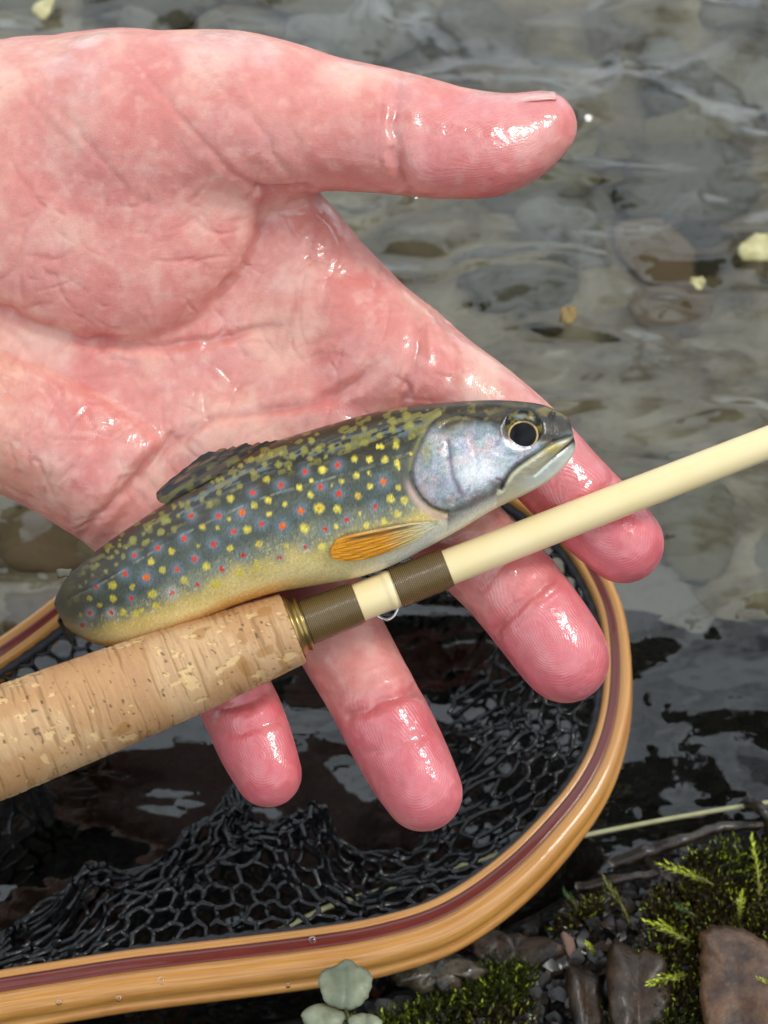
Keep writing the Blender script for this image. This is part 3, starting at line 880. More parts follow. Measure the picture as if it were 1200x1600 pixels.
red += Z_((430, 620), .2083, [(225, 560, 19), (468, 515, 22), (340, 675, 20), (477, 727, 22), (813, 637, 25), (750, 822, 20), (537, 920, 18), (372, 995, 19), (228, 1130, 17), (55, 970, 27), (45, 662, 20)])
orange_ctr = [(316, 823), (498, 793), (404, 849), (268, 860), (559, 775)]

gx_, gy_ = FX, FY
s_ = FSS
sn = s_ + (fbm(v3(gx_ / 45, gy_ / 45, 4), 4) - 0.5) * 0.35
C = np.tile(lin(58, 48, 26), FX.shape + (1,))
C = mix(C, lin(48, 52, 38), sm(-0.62, -0.38, sn))
C = mix(C, lin(84, 86, 68), sm(-0.45, -0.2, sn) * (0.55 + 0.3 * sm(250, 500, gx_)))
C = mix(C, lin(70, 76, 62), np.exp(-((sn - 0.05) / 0.2) ** 2) * 0.6)
C = mix(C, lin(132, 132, 104), sm(0.08, 0.34, sn))
C = mix(C, lin(216, 190, 112), sm(0.34, 0.64, sn))
C = mix(C, lin(236, 212, 146), sm(0.6, 0.86, sn))
C = mix(C, lin(214, 150, 56), sm(0.78, 0.96, s_) * sm(560, 400, gx_) * 0.85)
C = mix(C, lin(228, 224, 206), sm(0.62, 0.9, sn) * sm(520, 640, gx_))
# parr marks: dusky blue blotches down the flank
for mx, my in ((600, 775), (520, 800), (445, 825), (380, 850), (340, 850), (265, 900), (210, 915), (150, 955), (570, 760)):
    dd = np.hypot((gx_ - mx) / 26, (gy_ - my) / 36)
    C = mix(C, lin(62, 76, 74), np.exp(-dd ** 2) * 0.45)
# painted sheen: specular streaks along the upper flank, put into the colour
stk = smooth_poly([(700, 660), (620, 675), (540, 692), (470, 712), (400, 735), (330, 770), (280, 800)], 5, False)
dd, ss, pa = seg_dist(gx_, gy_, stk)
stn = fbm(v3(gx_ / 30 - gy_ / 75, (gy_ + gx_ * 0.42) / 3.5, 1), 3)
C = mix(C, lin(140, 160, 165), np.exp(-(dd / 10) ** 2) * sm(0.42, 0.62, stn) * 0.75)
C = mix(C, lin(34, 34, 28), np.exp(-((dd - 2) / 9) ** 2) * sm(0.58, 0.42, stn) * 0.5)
# worm marks on the back
wn = fbm(v3((gx_ * 0.92 - gy_ * 0.36) / 14, (gx_ * 0.36 + gy_ * 0.92) / 6.8, 6), 2)
verm = sm(0.57, 0.64, wn)
C = mix(C, lin(124, 116, 52), verm * sm(-0.46, -0.62, s_) * 0.8 * (1 - 0.4 * sm(760, 820, gx_)))
C = mix(C, lin(38, 31, 18), sm(-0.4, -0.6, s_) * (1 - verm) * 0.4)
# lateral line
C = mix(C, lin(170, 165, 140), np.exp(-(dlat / 1.5) ** 2) * 0.6 * sm(0.3, 0.6, fbm(v3(gx_ / 6, gy_ / 6, 0), 2)))
C = mix(C, lin(40, 42, 36), np.exp(-((dlat - 4) / 2.5) ** 2) * 0.25)
frontm = FZ > FS[:, None, 4] - 10
wob = lambda x, y, o: (fbm(v3((gx_) / 3.2 + o, gy_ / 3.2, 0), 2) - 0.5)
W1 = wob(0, 0, 3.0)
taken = []
halo_tot = np.zeros_like(gx_)
for x, y, r in red:
    if any(math.hypot(x - a, y - b_) < 8 for a, b_ in taken): continue
    taken.append((x, y))
    d = np.hypot(gx_ - x, gy_ - y)
    if y > np.interp(x, [100, 700], [965, 820]): hc = lin(190, 190, 198)
    else: hc = lin(116, 138, 150)
    C = mix(C, hc, np.exp(-(d / (r * 2.3)) ** 2) * 0.7)
ytaken = []
for x, y, r in yel:
    if any(math.hypot(x - a, y - b_) < 5 for a, b_ in ytaken) or any(math.hypot(x - a, y - b_) < 7 for a, b_ in taken): continue
    ytaken.append((x, y)); r *= 0.84 + 0.16 * math.sin(x * 1.7 + y) ; al = 0.82 + 0.13 * math.sin(x * 0.9 - y * 1.3)
    d = np.hypot(gx_ - x, gy_ - y) + W1 * 4.0
    yc = lin(234, 212, 74) if x > 420 else lin(214, 194, 58)
    dors = sm(0, 26, gy_ - np.interp(x, ST[::-1, 0], ST[::-1, 1]))
    if y - np.interp(x, ST[::-1, 0], ST[::-1, 1]) < 52: yc = lin(150, 142, 58)
    C = mix(C, yc, sm(r * 1.25, r * 0.55, d) * al)
    if any(math.hypot(x - a, y - b_) < 8 for a, b_ in orange_ctr):
        C = mix(C, lin(222, 140, 20), sm(r * 0.65, r * 0.2, d) * 0.9)
for x, y, r in taken and [q for q in red]:
    d = np.hypot(gx_ - x, gy_ - y) + W1 * 2.5
    r *= 1.05; rc = lin(206, 44, 6) if r < 5.4 else lin(226, 100, 12)
    C = mix(C, rc, sm(r * 1.12, r * 0.75, d))
# grain of the scales
grain = RNG.normal(size=FX.shape) * 0.5 + (fbm(v3(gx_ / 2.2, gy_ / 2.2, 0), 2) - .5) * 1.6
C = C * (1 + 0.34 * grain * (0.4 + 0.6 * sm(-0.6, -0.2, s_)) * (1 - 0.6 * sm(0.25, 0.6, s_)))[..., None]
fleck = sm(0.66, 0.8, fbm(v3(gx_ / 2.6 + 5, gy_ / 2.6, 3), 2)) * sm(0.1, 0.5, s_)
C = mix(C, lin(235, 222, 170), fleck * 0.55)
# --- head
H = ~body_side & (gx_ > 640)
cheek = np.tile(lin(176, 180, 176), FX.shape + (1,))
ir = fbm(v3(gx_ / 26, gy_ / 26, 12), 3); ir2 = fbm(v3(gx_ / 15 + 30, gy_ / 15, 12), 3)
cheek = mix(cheek, lin(194, 188, 214), sm(0.46, 0.58, ir) * 0.7)
ir3 = fbm(v3(gx_ / 7, gy_ / 5, 33), 3)
cheek = mix(cheek, lin(232, 232, 238), sm(0.55, 0.68, ir3) * 0.6); cheek = mix(cheek, lin(96, 100, 112), sm(0.44, 0.32, ir3) * 0.6)
cheek = mix(cheek, lin(214, 182, 180), sm(0.54, 0.66, ir2) * 0.6)
cheek = mix(cheek, lin(140, 160, 160), sm(0.5, 0.36, ir2) * 0.6)
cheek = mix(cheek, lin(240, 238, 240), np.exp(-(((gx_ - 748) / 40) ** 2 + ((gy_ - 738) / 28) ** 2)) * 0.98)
cheek = mix(cheek, lin(236, 206, 198), np.exp(-(((gx_ - 692) / 12) ** 2 + ((gy_ - 682) / 9) ** 2)) * 0.8)
cheek = mix(cheek, lin(168, 164, 84), np.exp(-(((gx_ - 666) / 7) ** 2 + ((gy_ - 706) / 18) ** 2)) * 0.7)
dPr, sPr, _ = seg_dist(gx_, gy_, PREOP)
cheek = mix(cheek, lin(112, 110, 96), np.exp(-((dg_ - 4) / 16) ** 2) * 0.55)
cheek = mix(cheek, lin(126, 142, 146), sm(700, 668, gy_) * 0.6)
cheek = mix(cheek, lin(124, 104, 130), np.exp(-(((gx_ - 682) / 26) ** 2 + ((gy_ - 752) / 20) ** 2)) * 0.6 * sm(0.4, 0.6, ir3))
cheek = mix(cheek, lin(96, 86, 110), np.exp(-(dPr / 5) ** 2) * 0.7)
cheek = mix(cheek, lin(120, 112, 100), sm(0.5, 0.75, s_ + (ir - .5) * .5) * 0.8)
cheek = mix(cheek, lin(226, 220, 202), sm(0.72, 0.92, s_))
cheek = cheek * (1 + 0.16 * grain)[..., None]
topc = np.tile(lin(62, 52, 26), FX.shape + (1,))
topc = mix(topc, lin(116, 106, 50), verm * 0.7 * sm(800, 750, gx_))
topc = mix(topc, lin(122, 106, 44), sm(0.5, 0.58, ir2) * 0.7 * sm(780, 850, gx_))
topc = mix(topc, lin(34, 30, 22), sm(0.46, 0.38, ir2) * 0.8)
headtop = np.interp(gx_, [640, 700, 740, 790, 850, 880, 900], [668, 668, 662, 672, 696, 688, 678])
Hc = mix(cheek, topc, sm(15, -13, gy_ - headtop + (ir - .5) * 20))
# jaw
jaw = (s1_ * 1.0) 
below1 = gy_ > np.interp(gx_, MAX1[:, 0], MAX1[:, 1]) 
mxl = (gx_ > 776) & below1
Hc = np.where(mxl[..., None], mix(np.tile(lin(206, 198, 168), FX.shape + (1,)), lin(186, 164, 60), np.exp(-(((gx_ - 862) / 16) ** 2 + ((gy_ - 700) / 9) ** 2)) * 0.8), Hc)
dm2, sm2, _ = seg_dist(gx_, gy_, MAX2)
belowj = gy_ > np.interp(gx_, MAX2[:, 0], MAX2[:, 1])
Hc = mix(Hc, np.tile(lin(214, 218, 208), FX.shape + (1,)), sm(-2, 5, gy_ - np.interp(gx_, MAX2[:, 0], MAX2[:, 1])) * sm(800, 845, gx_))
Hc = mix(Hc, lin(30, 30, 26), np.exp(-(d1_ / 3.0) ** 2) * 0.95 * (gx_ > 775))
Hc = mix(Hc, lin(24, 24, 22), np.exp(-(dm2 / 3.0) ** 2) * sm(845, 885, gx_) * 0.95)
Hc = mix(Hc, lin(28, 27, 24), np.exp(-(((gx_ - 897) / 8) ** 2 + ((gy_ - 688) / 9) ** 2)) * 0.9)
for q in range(14):
    fx_ = random.uniform(770, 850); fy_ = np.interp(fx_, MAX1[:, 0], MAX1[:, 1]) - random.uniform(5, 18)
    Hc = mix(Hc, lin(70, 62, 90), np.exp(-((gx_ - fx_) ** 2 + (gy_ - fy_) ** 2) / 5.0) * 0.7)
Hc = mix(Hc, lin(20, 18, 14), np.exp(-((gx_ - 862) ** 2 / 34 + (gy_ - 650) ** 2 / 70)) * 0.95)
Hc = mix(Hc, lin(22, 22, 22), sm(40, 33, eyed) * 0.85 * sm(692, 680, gy_))
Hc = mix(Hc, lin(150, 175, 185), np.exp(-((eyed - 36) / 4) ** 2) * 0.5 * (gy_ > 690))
hm = sm(-4, 4, np.where(H, dg_, -dg_))
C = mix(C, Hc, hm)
# gill opening: dark edge, pink inside below
C = mix(C, lin(52, 46, 40), np.exp(-((dg_ - 2) / 3.5) ** 2) * (~body_side) * 0.5)
C = mix(C, lin(216, 178, 164), np.exp(-((dg_ - 9) / 6) ** 2) * body_side * sm(740, 770, gy_) * 0.8)
C = mix(C, lin(160, 150, 80), np.exp(-((dg_ - 3) / 4) ** 2) * body_side * (gy_ < 735) * 0.5)
C = mix(C, lin(62, 52, 32), sm(185, 95, gx_) * 0.8)  # tail root: darker olive, with the shade it curls into painted on top
C = np.clip(C, 0.002, 0.95)
metal = np.clip(hm * sm(0.9, 0.5, s_) * sm(-2, 18, gy_ - headtop) * 0.38 + 0.18 * sm(0.0, 0.5, s_), 0, 1)
FV = pt(FX, FY, FZ2).reshape(-1, 3)
FFaces = grid_faces(620, NA, False, True)
# close the snout and the tail root
V_all = np.concatenate([FV, pt(cen[0, 0] + 1, cen[0, 1], FS[0, 4])[None], pt(cen[-1, 0], cen[-1, 1], FS[-1, 4] - 4)[None]])
capA = [(620 * NA, (k + 1) % NA, k, k) for k in range(NA)]
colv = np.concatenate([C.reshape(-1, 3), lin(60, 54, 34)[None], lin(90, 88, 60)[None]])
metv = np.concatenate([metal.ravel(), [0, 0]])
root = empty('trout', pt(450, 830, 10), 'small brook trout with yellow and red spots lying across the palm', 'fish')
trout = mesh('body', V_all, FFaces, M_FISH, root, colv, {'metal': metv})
import bmesh
bm = bmesh.new(); bm.from_mesh(trout.data); bm.verts.ensure_lookup_table()
for k in range(NA):
    bm.faces.new((bm.verts[620 * NA], bm.verts[(k + 1) % NA], bm.verts[k]))
    bm.faces.new((bm.verts[620 * NA + 1], bm.verts[619 * NA + k], bm.verts[619 * NA + (k + 1) % NA]))
bmesh.ops.recalc_face_normals(bm, faces=bm.faces)
bm.to_mesh(trout.data); bm.free()
trout.data.polygons.foreach_set('use_smooth', np.ones(len(trout.data.polygons), bool))

# eye: flattened ball with gold-ringed pupil
th = np.linspace(0, math.pi / 2, 40); ph = np.arange(64) * 2 * math.pi / 64
PH, TH = np.meshgrid(ph, th, indexing='ij')
ER = 31.5
eu, ev = np.sin(TH) * np.cos(PH), np.sin(TH) * np.sin(PH)
ex, ey = 816 + eu * ER, 672 + ev * ER * 1.02
i0 = np.argmin((FX - 816) ** 2 + (FY - 672) ** 2 + 1e6 * (FZ < FS[:, None, 4]))
ez0 = FZ.ravel()[i0] - 2
ez = ez0 - 4 + np.cos(TH) * 11
pd = np.hypot((ex - 817.5) / 1.0, (ey - 679.5) / 0.93)
ec = np.tile(lin(20, 23, 26), ex.shape + (1,))
en = fbm(v3(ex / 10, ey / 10, 3), 3)
ec = mix(ec, lin(120, 108, 44), sm(0.56, 0.64, en) * sm(684, 666, ey) * 0.8)
ec = mix(ec, lin(20, 20, 18), sm(0.46, 0.38, en) * 0.8)
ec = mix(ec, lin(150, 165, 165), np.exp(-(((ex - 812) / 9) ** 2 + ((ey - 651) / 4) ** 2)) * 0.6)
ec = mix(ec, lin(214, 178, 120), sm(24.2, 23, pd) * sm(20.6, 21.4, pd) * (0.5 + 0.5 * sm(0.4, 0.6, en)))
ec = mix(ec, lin(200, 140, 50), np.exp(-(((ex - 795) / 3.5) ** 2 + ((ey - 683) / 6) ** 2)) * 0.8)
ec = mix(ec, (0.004, 0.004, 0.006), sm(21.6, 20.6, pd))
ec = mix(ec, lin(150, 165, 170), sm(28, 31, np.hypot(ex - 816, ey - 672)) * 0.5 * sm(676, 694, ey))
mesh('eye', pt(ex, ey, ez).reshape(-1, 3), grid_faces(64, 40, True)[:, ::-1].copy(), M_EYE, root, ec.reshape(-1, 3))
# nostril rim
a = np.linspace(0, 2 * math.pi, 20)
i0 = np.argmin((FX - 862) ** 2 + (FY - 650) ** 2 + 1e6 * (FZ < FS[:, None, 4])); nzz = FZ2.ravel()[i0]
tube('nostril', pt(862 + 5 * np.cos(a) - 2 * np.sin(a), 650 + 7 * np.sin(a), nzz + 3 - 0.2 * 5 * np.cos(a)), 1.6 * UNIT, m_simple('nostril_skin', lin(70, 64, 44), lin(50, 46, 34), 400, 0.25, coat=0.6), root, 6)

FXF = FX.ravel(); FYF = FY.ravel(); FZF = FZ2.ravel(); frm = (FZ > FS[:, None, 4]).ravel()
FXF, FYF, FZF = FXF[frm][::3], FYF[frm][::3], FZF[frm][::3]


def surf_z(x, y):
    x = np.asarray(x, float); y = np.asarray(y, float); o = np.zeros(x.shape)
    for k in np.ndindex(x.shape):
        d = (FXF - x[k]) ** 2 + (FYF - y[k]) ** 2
        j = np.argpartition(d, 4)[:4]
        o[k] = FZF[j].mean()
    return o


def fin(name, upper, lower, n, m, zfun, colfun, thick=3.0, rays=0, ray_amp=1.5, rag=0):
    up_ = smooth_poly(upper, 8, False); lw = smooth_poly(lower, 8, False)
    def rs(p):
        l = np.concatenate([[0], np.cumsum(np.hypot(*np.diff(p, axis=0).T))]); t = np.linspace(0, l[-1], n)
        return np.stack([np.interp(t, l, p[:, 0]), np.interp(t, l, p[:, 1])], -1)
    A, B = rs(up_), rs(lw)
    if rag: A = A + (vn(v3(np.arange(n) * 0.55, 3.3, 0)) - .5)[:, None] * np.array([-0.6, 1.0]) * rag * np.sin(np.linspace(0, math.pi, n))[:, None] ** .5
    v = np.linspace(0, 1, m)[None, :, None]
    G = A[:, None] * (1 - v) + B[:, None] * v
    x, y = G[..., 0], G[..., 1]
    U = np.broadcast_to(np.linspace(0, 1, n)[:, None], x.shape); Vv = np.broadcast_to(np.linspace(0, 1, m)[None, :], x.shape)
    z = zfun(x, y, U, Vv)
    if rays: z = z + ray_amp * np.cos(Vv * 2 * math.pi * rays)
    c = colfun(x, y, U, Vv)
    edge = np.minimum(1, 8 * np.minimum(np.minimum(Vv, 1 - Vv) + 0.02, np.minimum(U, 1 - U) + 0.02))
    Vt = pt(x, y, z + thick * edge * 0.5).reshape(-1, 3); Vb = pt(x, y, z - thick * edge * 0.5).reshape(-1, 3)
    Fq = grid_faces(n, m)[:, ::-1]; nn = n * m
    ring = [i * m for i in range(n)] + [(n - 1) * m + j for j in range(1, m)] + [i * m + m - 1 for i in range(n - 2, -1, -1)] + [j for j in range(m - 2, 0, -1)]
    faces = [tuple(map(int, f)) for f in Fq] + [tuple(int(q) + nn for q in f[::-1]) for f in Fq] + [(ring[k - 1], ring[k], ring[k] + nn, ring[k - 1] + nn) for k in range(len(ring))]
    return mesh(name, np.concatenate([Vt, Vb]), faces, M_FIN, root, np.concatenate([c.reshape(-1, 3)] * 2))


def pec_col(x, y, U, V):
    c = np.tile(lin(230, 156, 24), x.shape + (1,))
    c = mix(c, lin(206, 184, 124), sm(0.55, 0.25, U))
    c = mix(c, lin(206, 200, 172), sm(0.3, 0.05, U))
    st_ = 0.5 + 0.5 * np.cos(V * 2 * math.pi * 9 + U)
    c = mix(c, lin(120, 74, 14), sm(0.6, 1.0, st_) * 0.7 * sm(0.1, 0.35, U) * sm(1.0, 0.8, U))
    c = mix(c, lin(60, 46, 20), np.exp(-((V - 0.17) / 0.07) ** 2) * sm(0.12, 0.3, U) * sm(0.92, 0.7, U) * 0.85)
    c = mix(c, lin(222, 200, 160), np.exp(-(V / 0.06) ** 2) * sm(0.9, 0.5, U) * 0.8)
    return c * (0.9 + 0.2 * fbm(v3(x / 4, y / 4, 0), 2))[..., None]


fin('pectoral_fin', [(684, 814), (645, 817), (595, 826), (550, 835), (528, 843), (517, 856)], [(684, 820), (662, 837), (632, 852), (600, 865), (570, 874), (542, 877), (521, 873), (515, 864)], 60, 40,
    lambda x, y, U, V: surf_z(x, y) + 3 + 5 * sm(0, .4, U), pec_col, 3.0, 9, 0.9)


def dor_col(x, y, U, V):
    q = (x * 0.86 - y * 0.5); w = (x * 0.5 + y * 0.86)
    s = fbm(v3(q / 26, w / 4.2, 2), 3)
    c = mix(np.tile(lin(76, 56, 40), x.shape + (1,)), lin(28, 22, 20), sm(0.56, 0.44, s))
    c = mix(c, lin(150, 92, 50), sm(0.58, 0.68, s) * sm(0.6, 0.1, V) * 0.8)
    c = mix(c, lin(104, 98, 46), sm(0.55, 0.66, fbm(v3(q / 14, w / 7, 8), 2)) * sm(0.3, 0.7, V))
    return c


dz_ = lambda x, y: np.interp(x, ST[::-1, 0], ST[::-1, 4]) + 8
fin('dorsal_fin', [(436, 688), (400, 692), (360, 699), (322, 709), (295, 726), (268, 748), (250, 763), (244, 771)], [(440, 700), (400, 718), (360, 735), (320, 754), (290, 771), (264, 785), (252, 786), (245, 779)], 60, 24,
    lambda x, y, U, V: dz_(x, y) + 20 * sm(0.2, 1, V) * sm(1.0, 0.6, U), dor_col, 3.0, 11, 1.6, 9)
ad_col = lambda x, y, U, V: mix(np.tile(lin(70, 66, 46), x.shape + (1,)), lin(104, 102, 86), 1 - V)
fin('adipose_fin', [(112, 889), (103, 889), (95, 888), (88, 890)], [(108, 902), (102, 901), (96, 903), (90, 904)], 12, 8, lambda x, y, U, V: 32 - 6 * U, ad_col, 4)


def caud(n=26, m=20):
    U, V = np.meshgrid(np.linspace(0, 1, n), np.linspace(-1, 1, m), indexing='ij')
    A = np.array([93, 962, -108.]); D = np.array([34, 0, -100.]); W = np.array([-20, -40 * 0 - 34, 0.])
    L = 1 - 0.16 * (1 - np.abs(V)) ** 1.2
    Pq = A + (U * L)[..., None] * D + ((0.35 + 1.7 * U) * V * 0.55)[..., None] * np.array([14., -40., -4.]) + (np.sin(V * 30) * 0.8 * U)[..., None] * np.array([1., 0, 0])
    x, y, z = Pq[..., 0], Pq[..., 1], Pq[..., 2]
    c = mix(np.tile(lin(92, 84, 56), U.shape + (1,)), lin(40, 38, 30), 0.5 + 0.5 * np.cos(V * 40))
    o = mesh('tail_fin', pt(x, y, z).reshape(-1, 3), grid_faces(n, m), M_FIN, root, c.reshape(-1, 3))
    sol = o.modifiers.new('thickness', 'SOLIDIFY'); sol.thickness = 0.0005; sol.offset = 0


caud()

# ---------------------------------------------------------------- the fly rod
rod = empty('fly_rod', pt(-560, rod_y(-560), rod_z(-560)), 'cream fly rod with cork grip and brown thread wraps across the fingers', 'fishing rod')


def lathe(name, xs_, rs, m, sides=64, colfun=None, dispfun=None, caps=True, parent=rod):
    xs_ = np.asarray(xs_, float); rs = np.asarray(rs, float)
    a = np.arange(sides) * 2 * math.pi / sides
    cx, cy, cz_ = xs_, rod_y(xs_), rod_z(xs_)
    nd = np.array([-ROD_DIR[1], ROD_DIR[0]])
    RR = np.tile(rs[:, None], (1, sides))
    L = (xs_ / ROD_DIR[0])[:, None] + 0 * RR; A_ = a[None, :] + 0 * RR
    if dispfun is not None: RR = RR + dispfun(L, A_, RR)
    x = cx[:, None] + nd[0] * RR * np.cos(a); y = cy[:, None] + nd[1] * RR * np.cos(a); z = cz_[:, None] + RR * np.sin(a)
    V = pt(x, y, z).reshape(-1, 3)
    F_ = [tuple(map(int, f[::-1])) for f in grid_faces(len(xs_), sides, False, True)]
    if caps:
        F_.append(tuple(range(sides))); F_.append(tuple((len(xs_) - 1) * sides + k for k in range(sides))[::-1])
    c = colfun(L, A_).reshape(-1, 3) if colfun is not None else None
    return mesh(name, V, F_, m, parent, c)


CORKN = {}


def cork_fields(L, A):
    X3 = v3(L / 90, np.cos(A) * 0.9, np.sin(A) * 0.9)
    ringw = L + 10 * (fbm(v3(L / 60, np.cos(A) * 1.3, np.sin(A) * 1.3), 3) - .5)
    lines = fbm(v3(ringw / 5.5, np.cos(A) * 0.7, np.sin(A) * 0.7), 2)
    pits = fbm(v3(L / 26, A * 5.2, 3.0), 3)                 # short dashes along the grip
    zone = fbm(v3(L / 75, A * 1.3, 8.0), 2)
    pit = sm(0.715, 0.755, pits + 0.28 * (zone - .5))
    patch = sm(0.785, 0.80, fbm(v3(L / 20, A * 3.2, 30.0), 3) + 0.2 * (zone - .5))
    return lines, np.maximum(pit, patch), zone


def cork_col(L, A):
    lines, pit, zone = cork_fields(L, A)
    c = np.tile(lin(196, 150, 104), L.shape + (1,))
    c = mix(c, lin(208, 168, 124), sm(0.4, 0.65, zone))
    c = mix(c, lin(160, 128, 72), sm(150, -250, L) * 0.5)
    c = mix(c, lin(140, 98, 54), sm(0.56, 0.74, lines) * 0.6)
    c = mix(c, lin(172, 128, 92), sm(0.42, 0.34, lines) * 0.35)
    c = mix(c, lin(166, 116, 56), sm(0.74, 0.80, fbm(v3(L / 45, A * 2.2, 51.0), 2)) * 0.6)
    pe = pit * (1 - pit) * 4
    c = mix(c, lin(232, 196, 138), pit * 0.7)
    c = mix(c, lin(120, 78, 36), np.clip(pe, 0, 1) * 0.55)
    c = mix(c, lin(60, 44, 30), sm(0.79, 0.83, fbm(v3(L / 7, A * 9, 70.0), 2)) * 0.7)
    c = mix(c, lin(226, 196, 158), sm(490, 494, L) * 0.8)
    return c * (0.94 + 0.12 * fbm(v3(L / 3, A * 18, 5), 2))[..., None]


def cork_disp(L, A, RR):
    lines, pit, zone = cork_fields(L, A)
    return -0.7 * pit - 0.7 * sm(0.55, 0.7, lines) + 0.8 * (zone - .5)


gxs = np.concatenate([np.linspace(-560, 448, 520), [452, 455, 457, 458, 458.2]])
gr = grip_r(gxs); gr[-5:] = [59.2, 58.6, 57, 54, 44]
lathe('grip', gxs, gr, M_CORK, 180, cork_col, cork_disp)
lathe('winding_check', [456, 456.5, 459, 461, 465, 466, 470, 471, 473, 476, 477], [40, 50, 52, 51, 46, 43, 41.5, 43, 44, 43, 36], M_GOLD, 72)


def wrap_col(L, A):
    s = 0.5 + 0.5 * np.cos(L * 2 * math.pi / 3.0)
    c = mix(np.tile(lin(86, 66, 32), L.shape + (1,)), lin(122, 98, 54), s)
    return c * (0.9 + 0.2 * fbm(v3(L / 2, A * 2, 4), 2))[..., None]


wd_ = lambda L, A, RR: 0.5 * np.cos(L * 2 * math.pi / 3.0)
x1 = np.linspace(476, 560, 240); lathe('thread_wrap', x1, np.interp(x1, [476, 480, 550, 560], [34, 36.5, 34.5, 32]), M_WRAP, 64, wrap_col, wd_)
x2 = np.linspace(618, 700, 240); lathe('thread_wrap', x2, np.interp(x2, [618, 624, 680, 692, 700], [32, 33.5, 32.5, 31.5, 29.8]), M_WRAP, 64, wrap_col, wd_)
lathe('blank', np.concatenate([np.linspace(470, 600, 6), [604, 606, 612, 613, 618], np.linspace(640, 1330, 20)]),
      np.concatenate([[30.5] * 6, [30.5, 31.5, 32, 31.2, 30], np.interp(np.linspace(640, 1330, 20), [640, 1330], [28.8, 25])]), M_BLANK, 48)
# tip of the grip end: a reel seat cap, off the picture
lathe('reel_seat', [-860, -858, -850, -700, -600, -562], [40, 52, 55, 55, 55, 58], M_GOLD, 48)
hk = smooth_poly(np.array([(583, 940, 62), (586, 955, 64), (594, 965, 66), (606, 968, 67), (616, 962, 66), (622, 948, 64), (619, 936, 62)], float), 6, False)
tube('hook_keeper', pt(hk[:, 0], hk[:, 1], hk[:, 2]), 2.6 * UNIT, M_STEEL, rod, 10)

# ---------------------------------------------------------------- the landing net
HOOP = [(0, 1557, .034), (100, 1541, .034), (200, 1525, .034), (300, 1513, .034), (400, 1501, .034), (500, 1488, .034), (600, 1470, .034), (700, 1436, .034), (800, 1366, .034), (880, 1282, .034), (922, 1222, .034),
        (946, 1165, .034), (959, 1100, .034), (960, 1025, .034), (946, 950, .034), (902, 868, .034), (850, 815, .034), (770, 765, .034), (650, 730, .034), (500, 730, .034), (340, 775, .034), (190, 885, .034), (88, 970, .034), (0, 1034, .034),
        (-110, 1100, .034), (-230, 1215, .034), (-350, 1345, .034), (-440, 1460, .034), (-470, 1560, .034), (-390, 1612, .034), (-220, 1594, .034)]
hp = np.array([flat(x, y, z) for x, y, z in HOOP])
hp = smooth_poly(hp, 14, True)
# even spacing
seg = np.linalg.norm(np.roll(hp, -1, 0) - hp, axis=1); cl = np.concatenate([[0], np.cumsum(seg)])
HN_ = 420
tq = np.arange(HN_) / HN_ * cl[-1]
hpc = np.concatenate([hp, hp[:1]])
HP = np.stack([np.interp(tq, cl, hpc[:, k]) for k in range(3)], -1)
for _ in range(6): HP = (np.roll(HP, 1, 0) + 2 * HP + np.roll(HP, -1, 0)) / 4
CEN = HP.mean(0)
HL = cl[-1]
net = empty('landing_net', flat(600, 1456, 0.02), 'wooden landing net with red striped hoop and black mesh bag', 'landing net')
wid = np.interp(HP[:, 1], [0.09, 0.12, 0.16, 0.2, 0.34], [0.80, 0.72, 0.56, 0.48, 0.42])
# is the sweep's side direction outward?
_tn = HP[1] - HP[-1]; _sd = np.cross(_tn, (0, 0, 1)); OUT = 1.0 if np.dot(_sd, HP[0] - CEN) > 0 else -1.0


def strip(name, prof, m):
    prof = np.asarray(prof, float) * 0.001
    prof = prof @ np.array([[0.985, 0.174], [-0.174, 0.985]])     # the hoop's face leans inwards
    V, F_ = sweep(HP, lambda i: np.stack([prof[:, 0] * wid[i] * OUT, prof[:, 1]], -1), True)
    if OUT > 0: F_ = [f[::-1] for f in F_]
    k = len(prof)
    run = np.repeat(np.arange(HN_) * HL / HN_, k); acr = np.tile(prof[:, 0] + prof[:, 1] * 0.7, HN_)
    o = mesh(name, V, F_, m, net, None, {'run': run, 'across': acr})
    b_ = bmesh.new(); b_.from_mesh(o.data); bmesh.ops.recalc_face_normals(b_, faces=b_.faces); b_.to_mesh(o.data); b_.free()
    return o


strip('inner_laminate', [(-6.6, 4.6), (-5.8, 5.6), (-4.6, 5.9), (-2.9, 6.0), (-2.9, -6), (-5.8, -6), (-6.6, -5)], M_MAPLE)
strip('inlay_strip', [(-2.88, 6.05), (-1.3, 6.12), (0.8, 6.12), (2.0, 6.05), (2.0, -5.9), (-2.88, -5.9)], M_REDWOOD)
strip('outer_laminate', [(2.02, 6.0), (5, 6.0), (7.2, 5.4), (8.6, 4.0), (9.2, 2.0), (9.0, 0.3), (8.2, -0.8), (8.1, -1.4), (9.6, -2.3), (10.2, -3.4), (10.0, -5), (8.6, -6), (2.02, -6)], M_MAPLE)
bind = HP + (CEN - HP) / np.linalg.norm(CEN - HP, axis=1)[:, None] * (0.0080 * wid)[:, None] + np.array([0, 0, 0.0005])
V, F_ = sweep(bind, lambda i: circ(0.0017 + 0.0003 * math.sin(i * 1.9), 8), True)
mesh('net_binding', V, F_, M_BIND, net)
hd = smooth_poly(np.array([flat(-470, 1570, .034), flat(-640, 1660, .034), flat(-860, 1760, .036), flat(-1100, 1850, .038)]), 6, False)
V, F_ = sweep(hd, lambda i: circ(0.011 + 0.003 * math.sin(i / 18 * 3.1), 16))
mesh('handle', V, F_, M_MAPLE, net, None, {'run': np.repeat(np.arange(len(hd)) * 0.01, 16), 'across': np.tile(np.cos(np.arange(16) / 16 * 6.28) * 0.01, len(hd))})

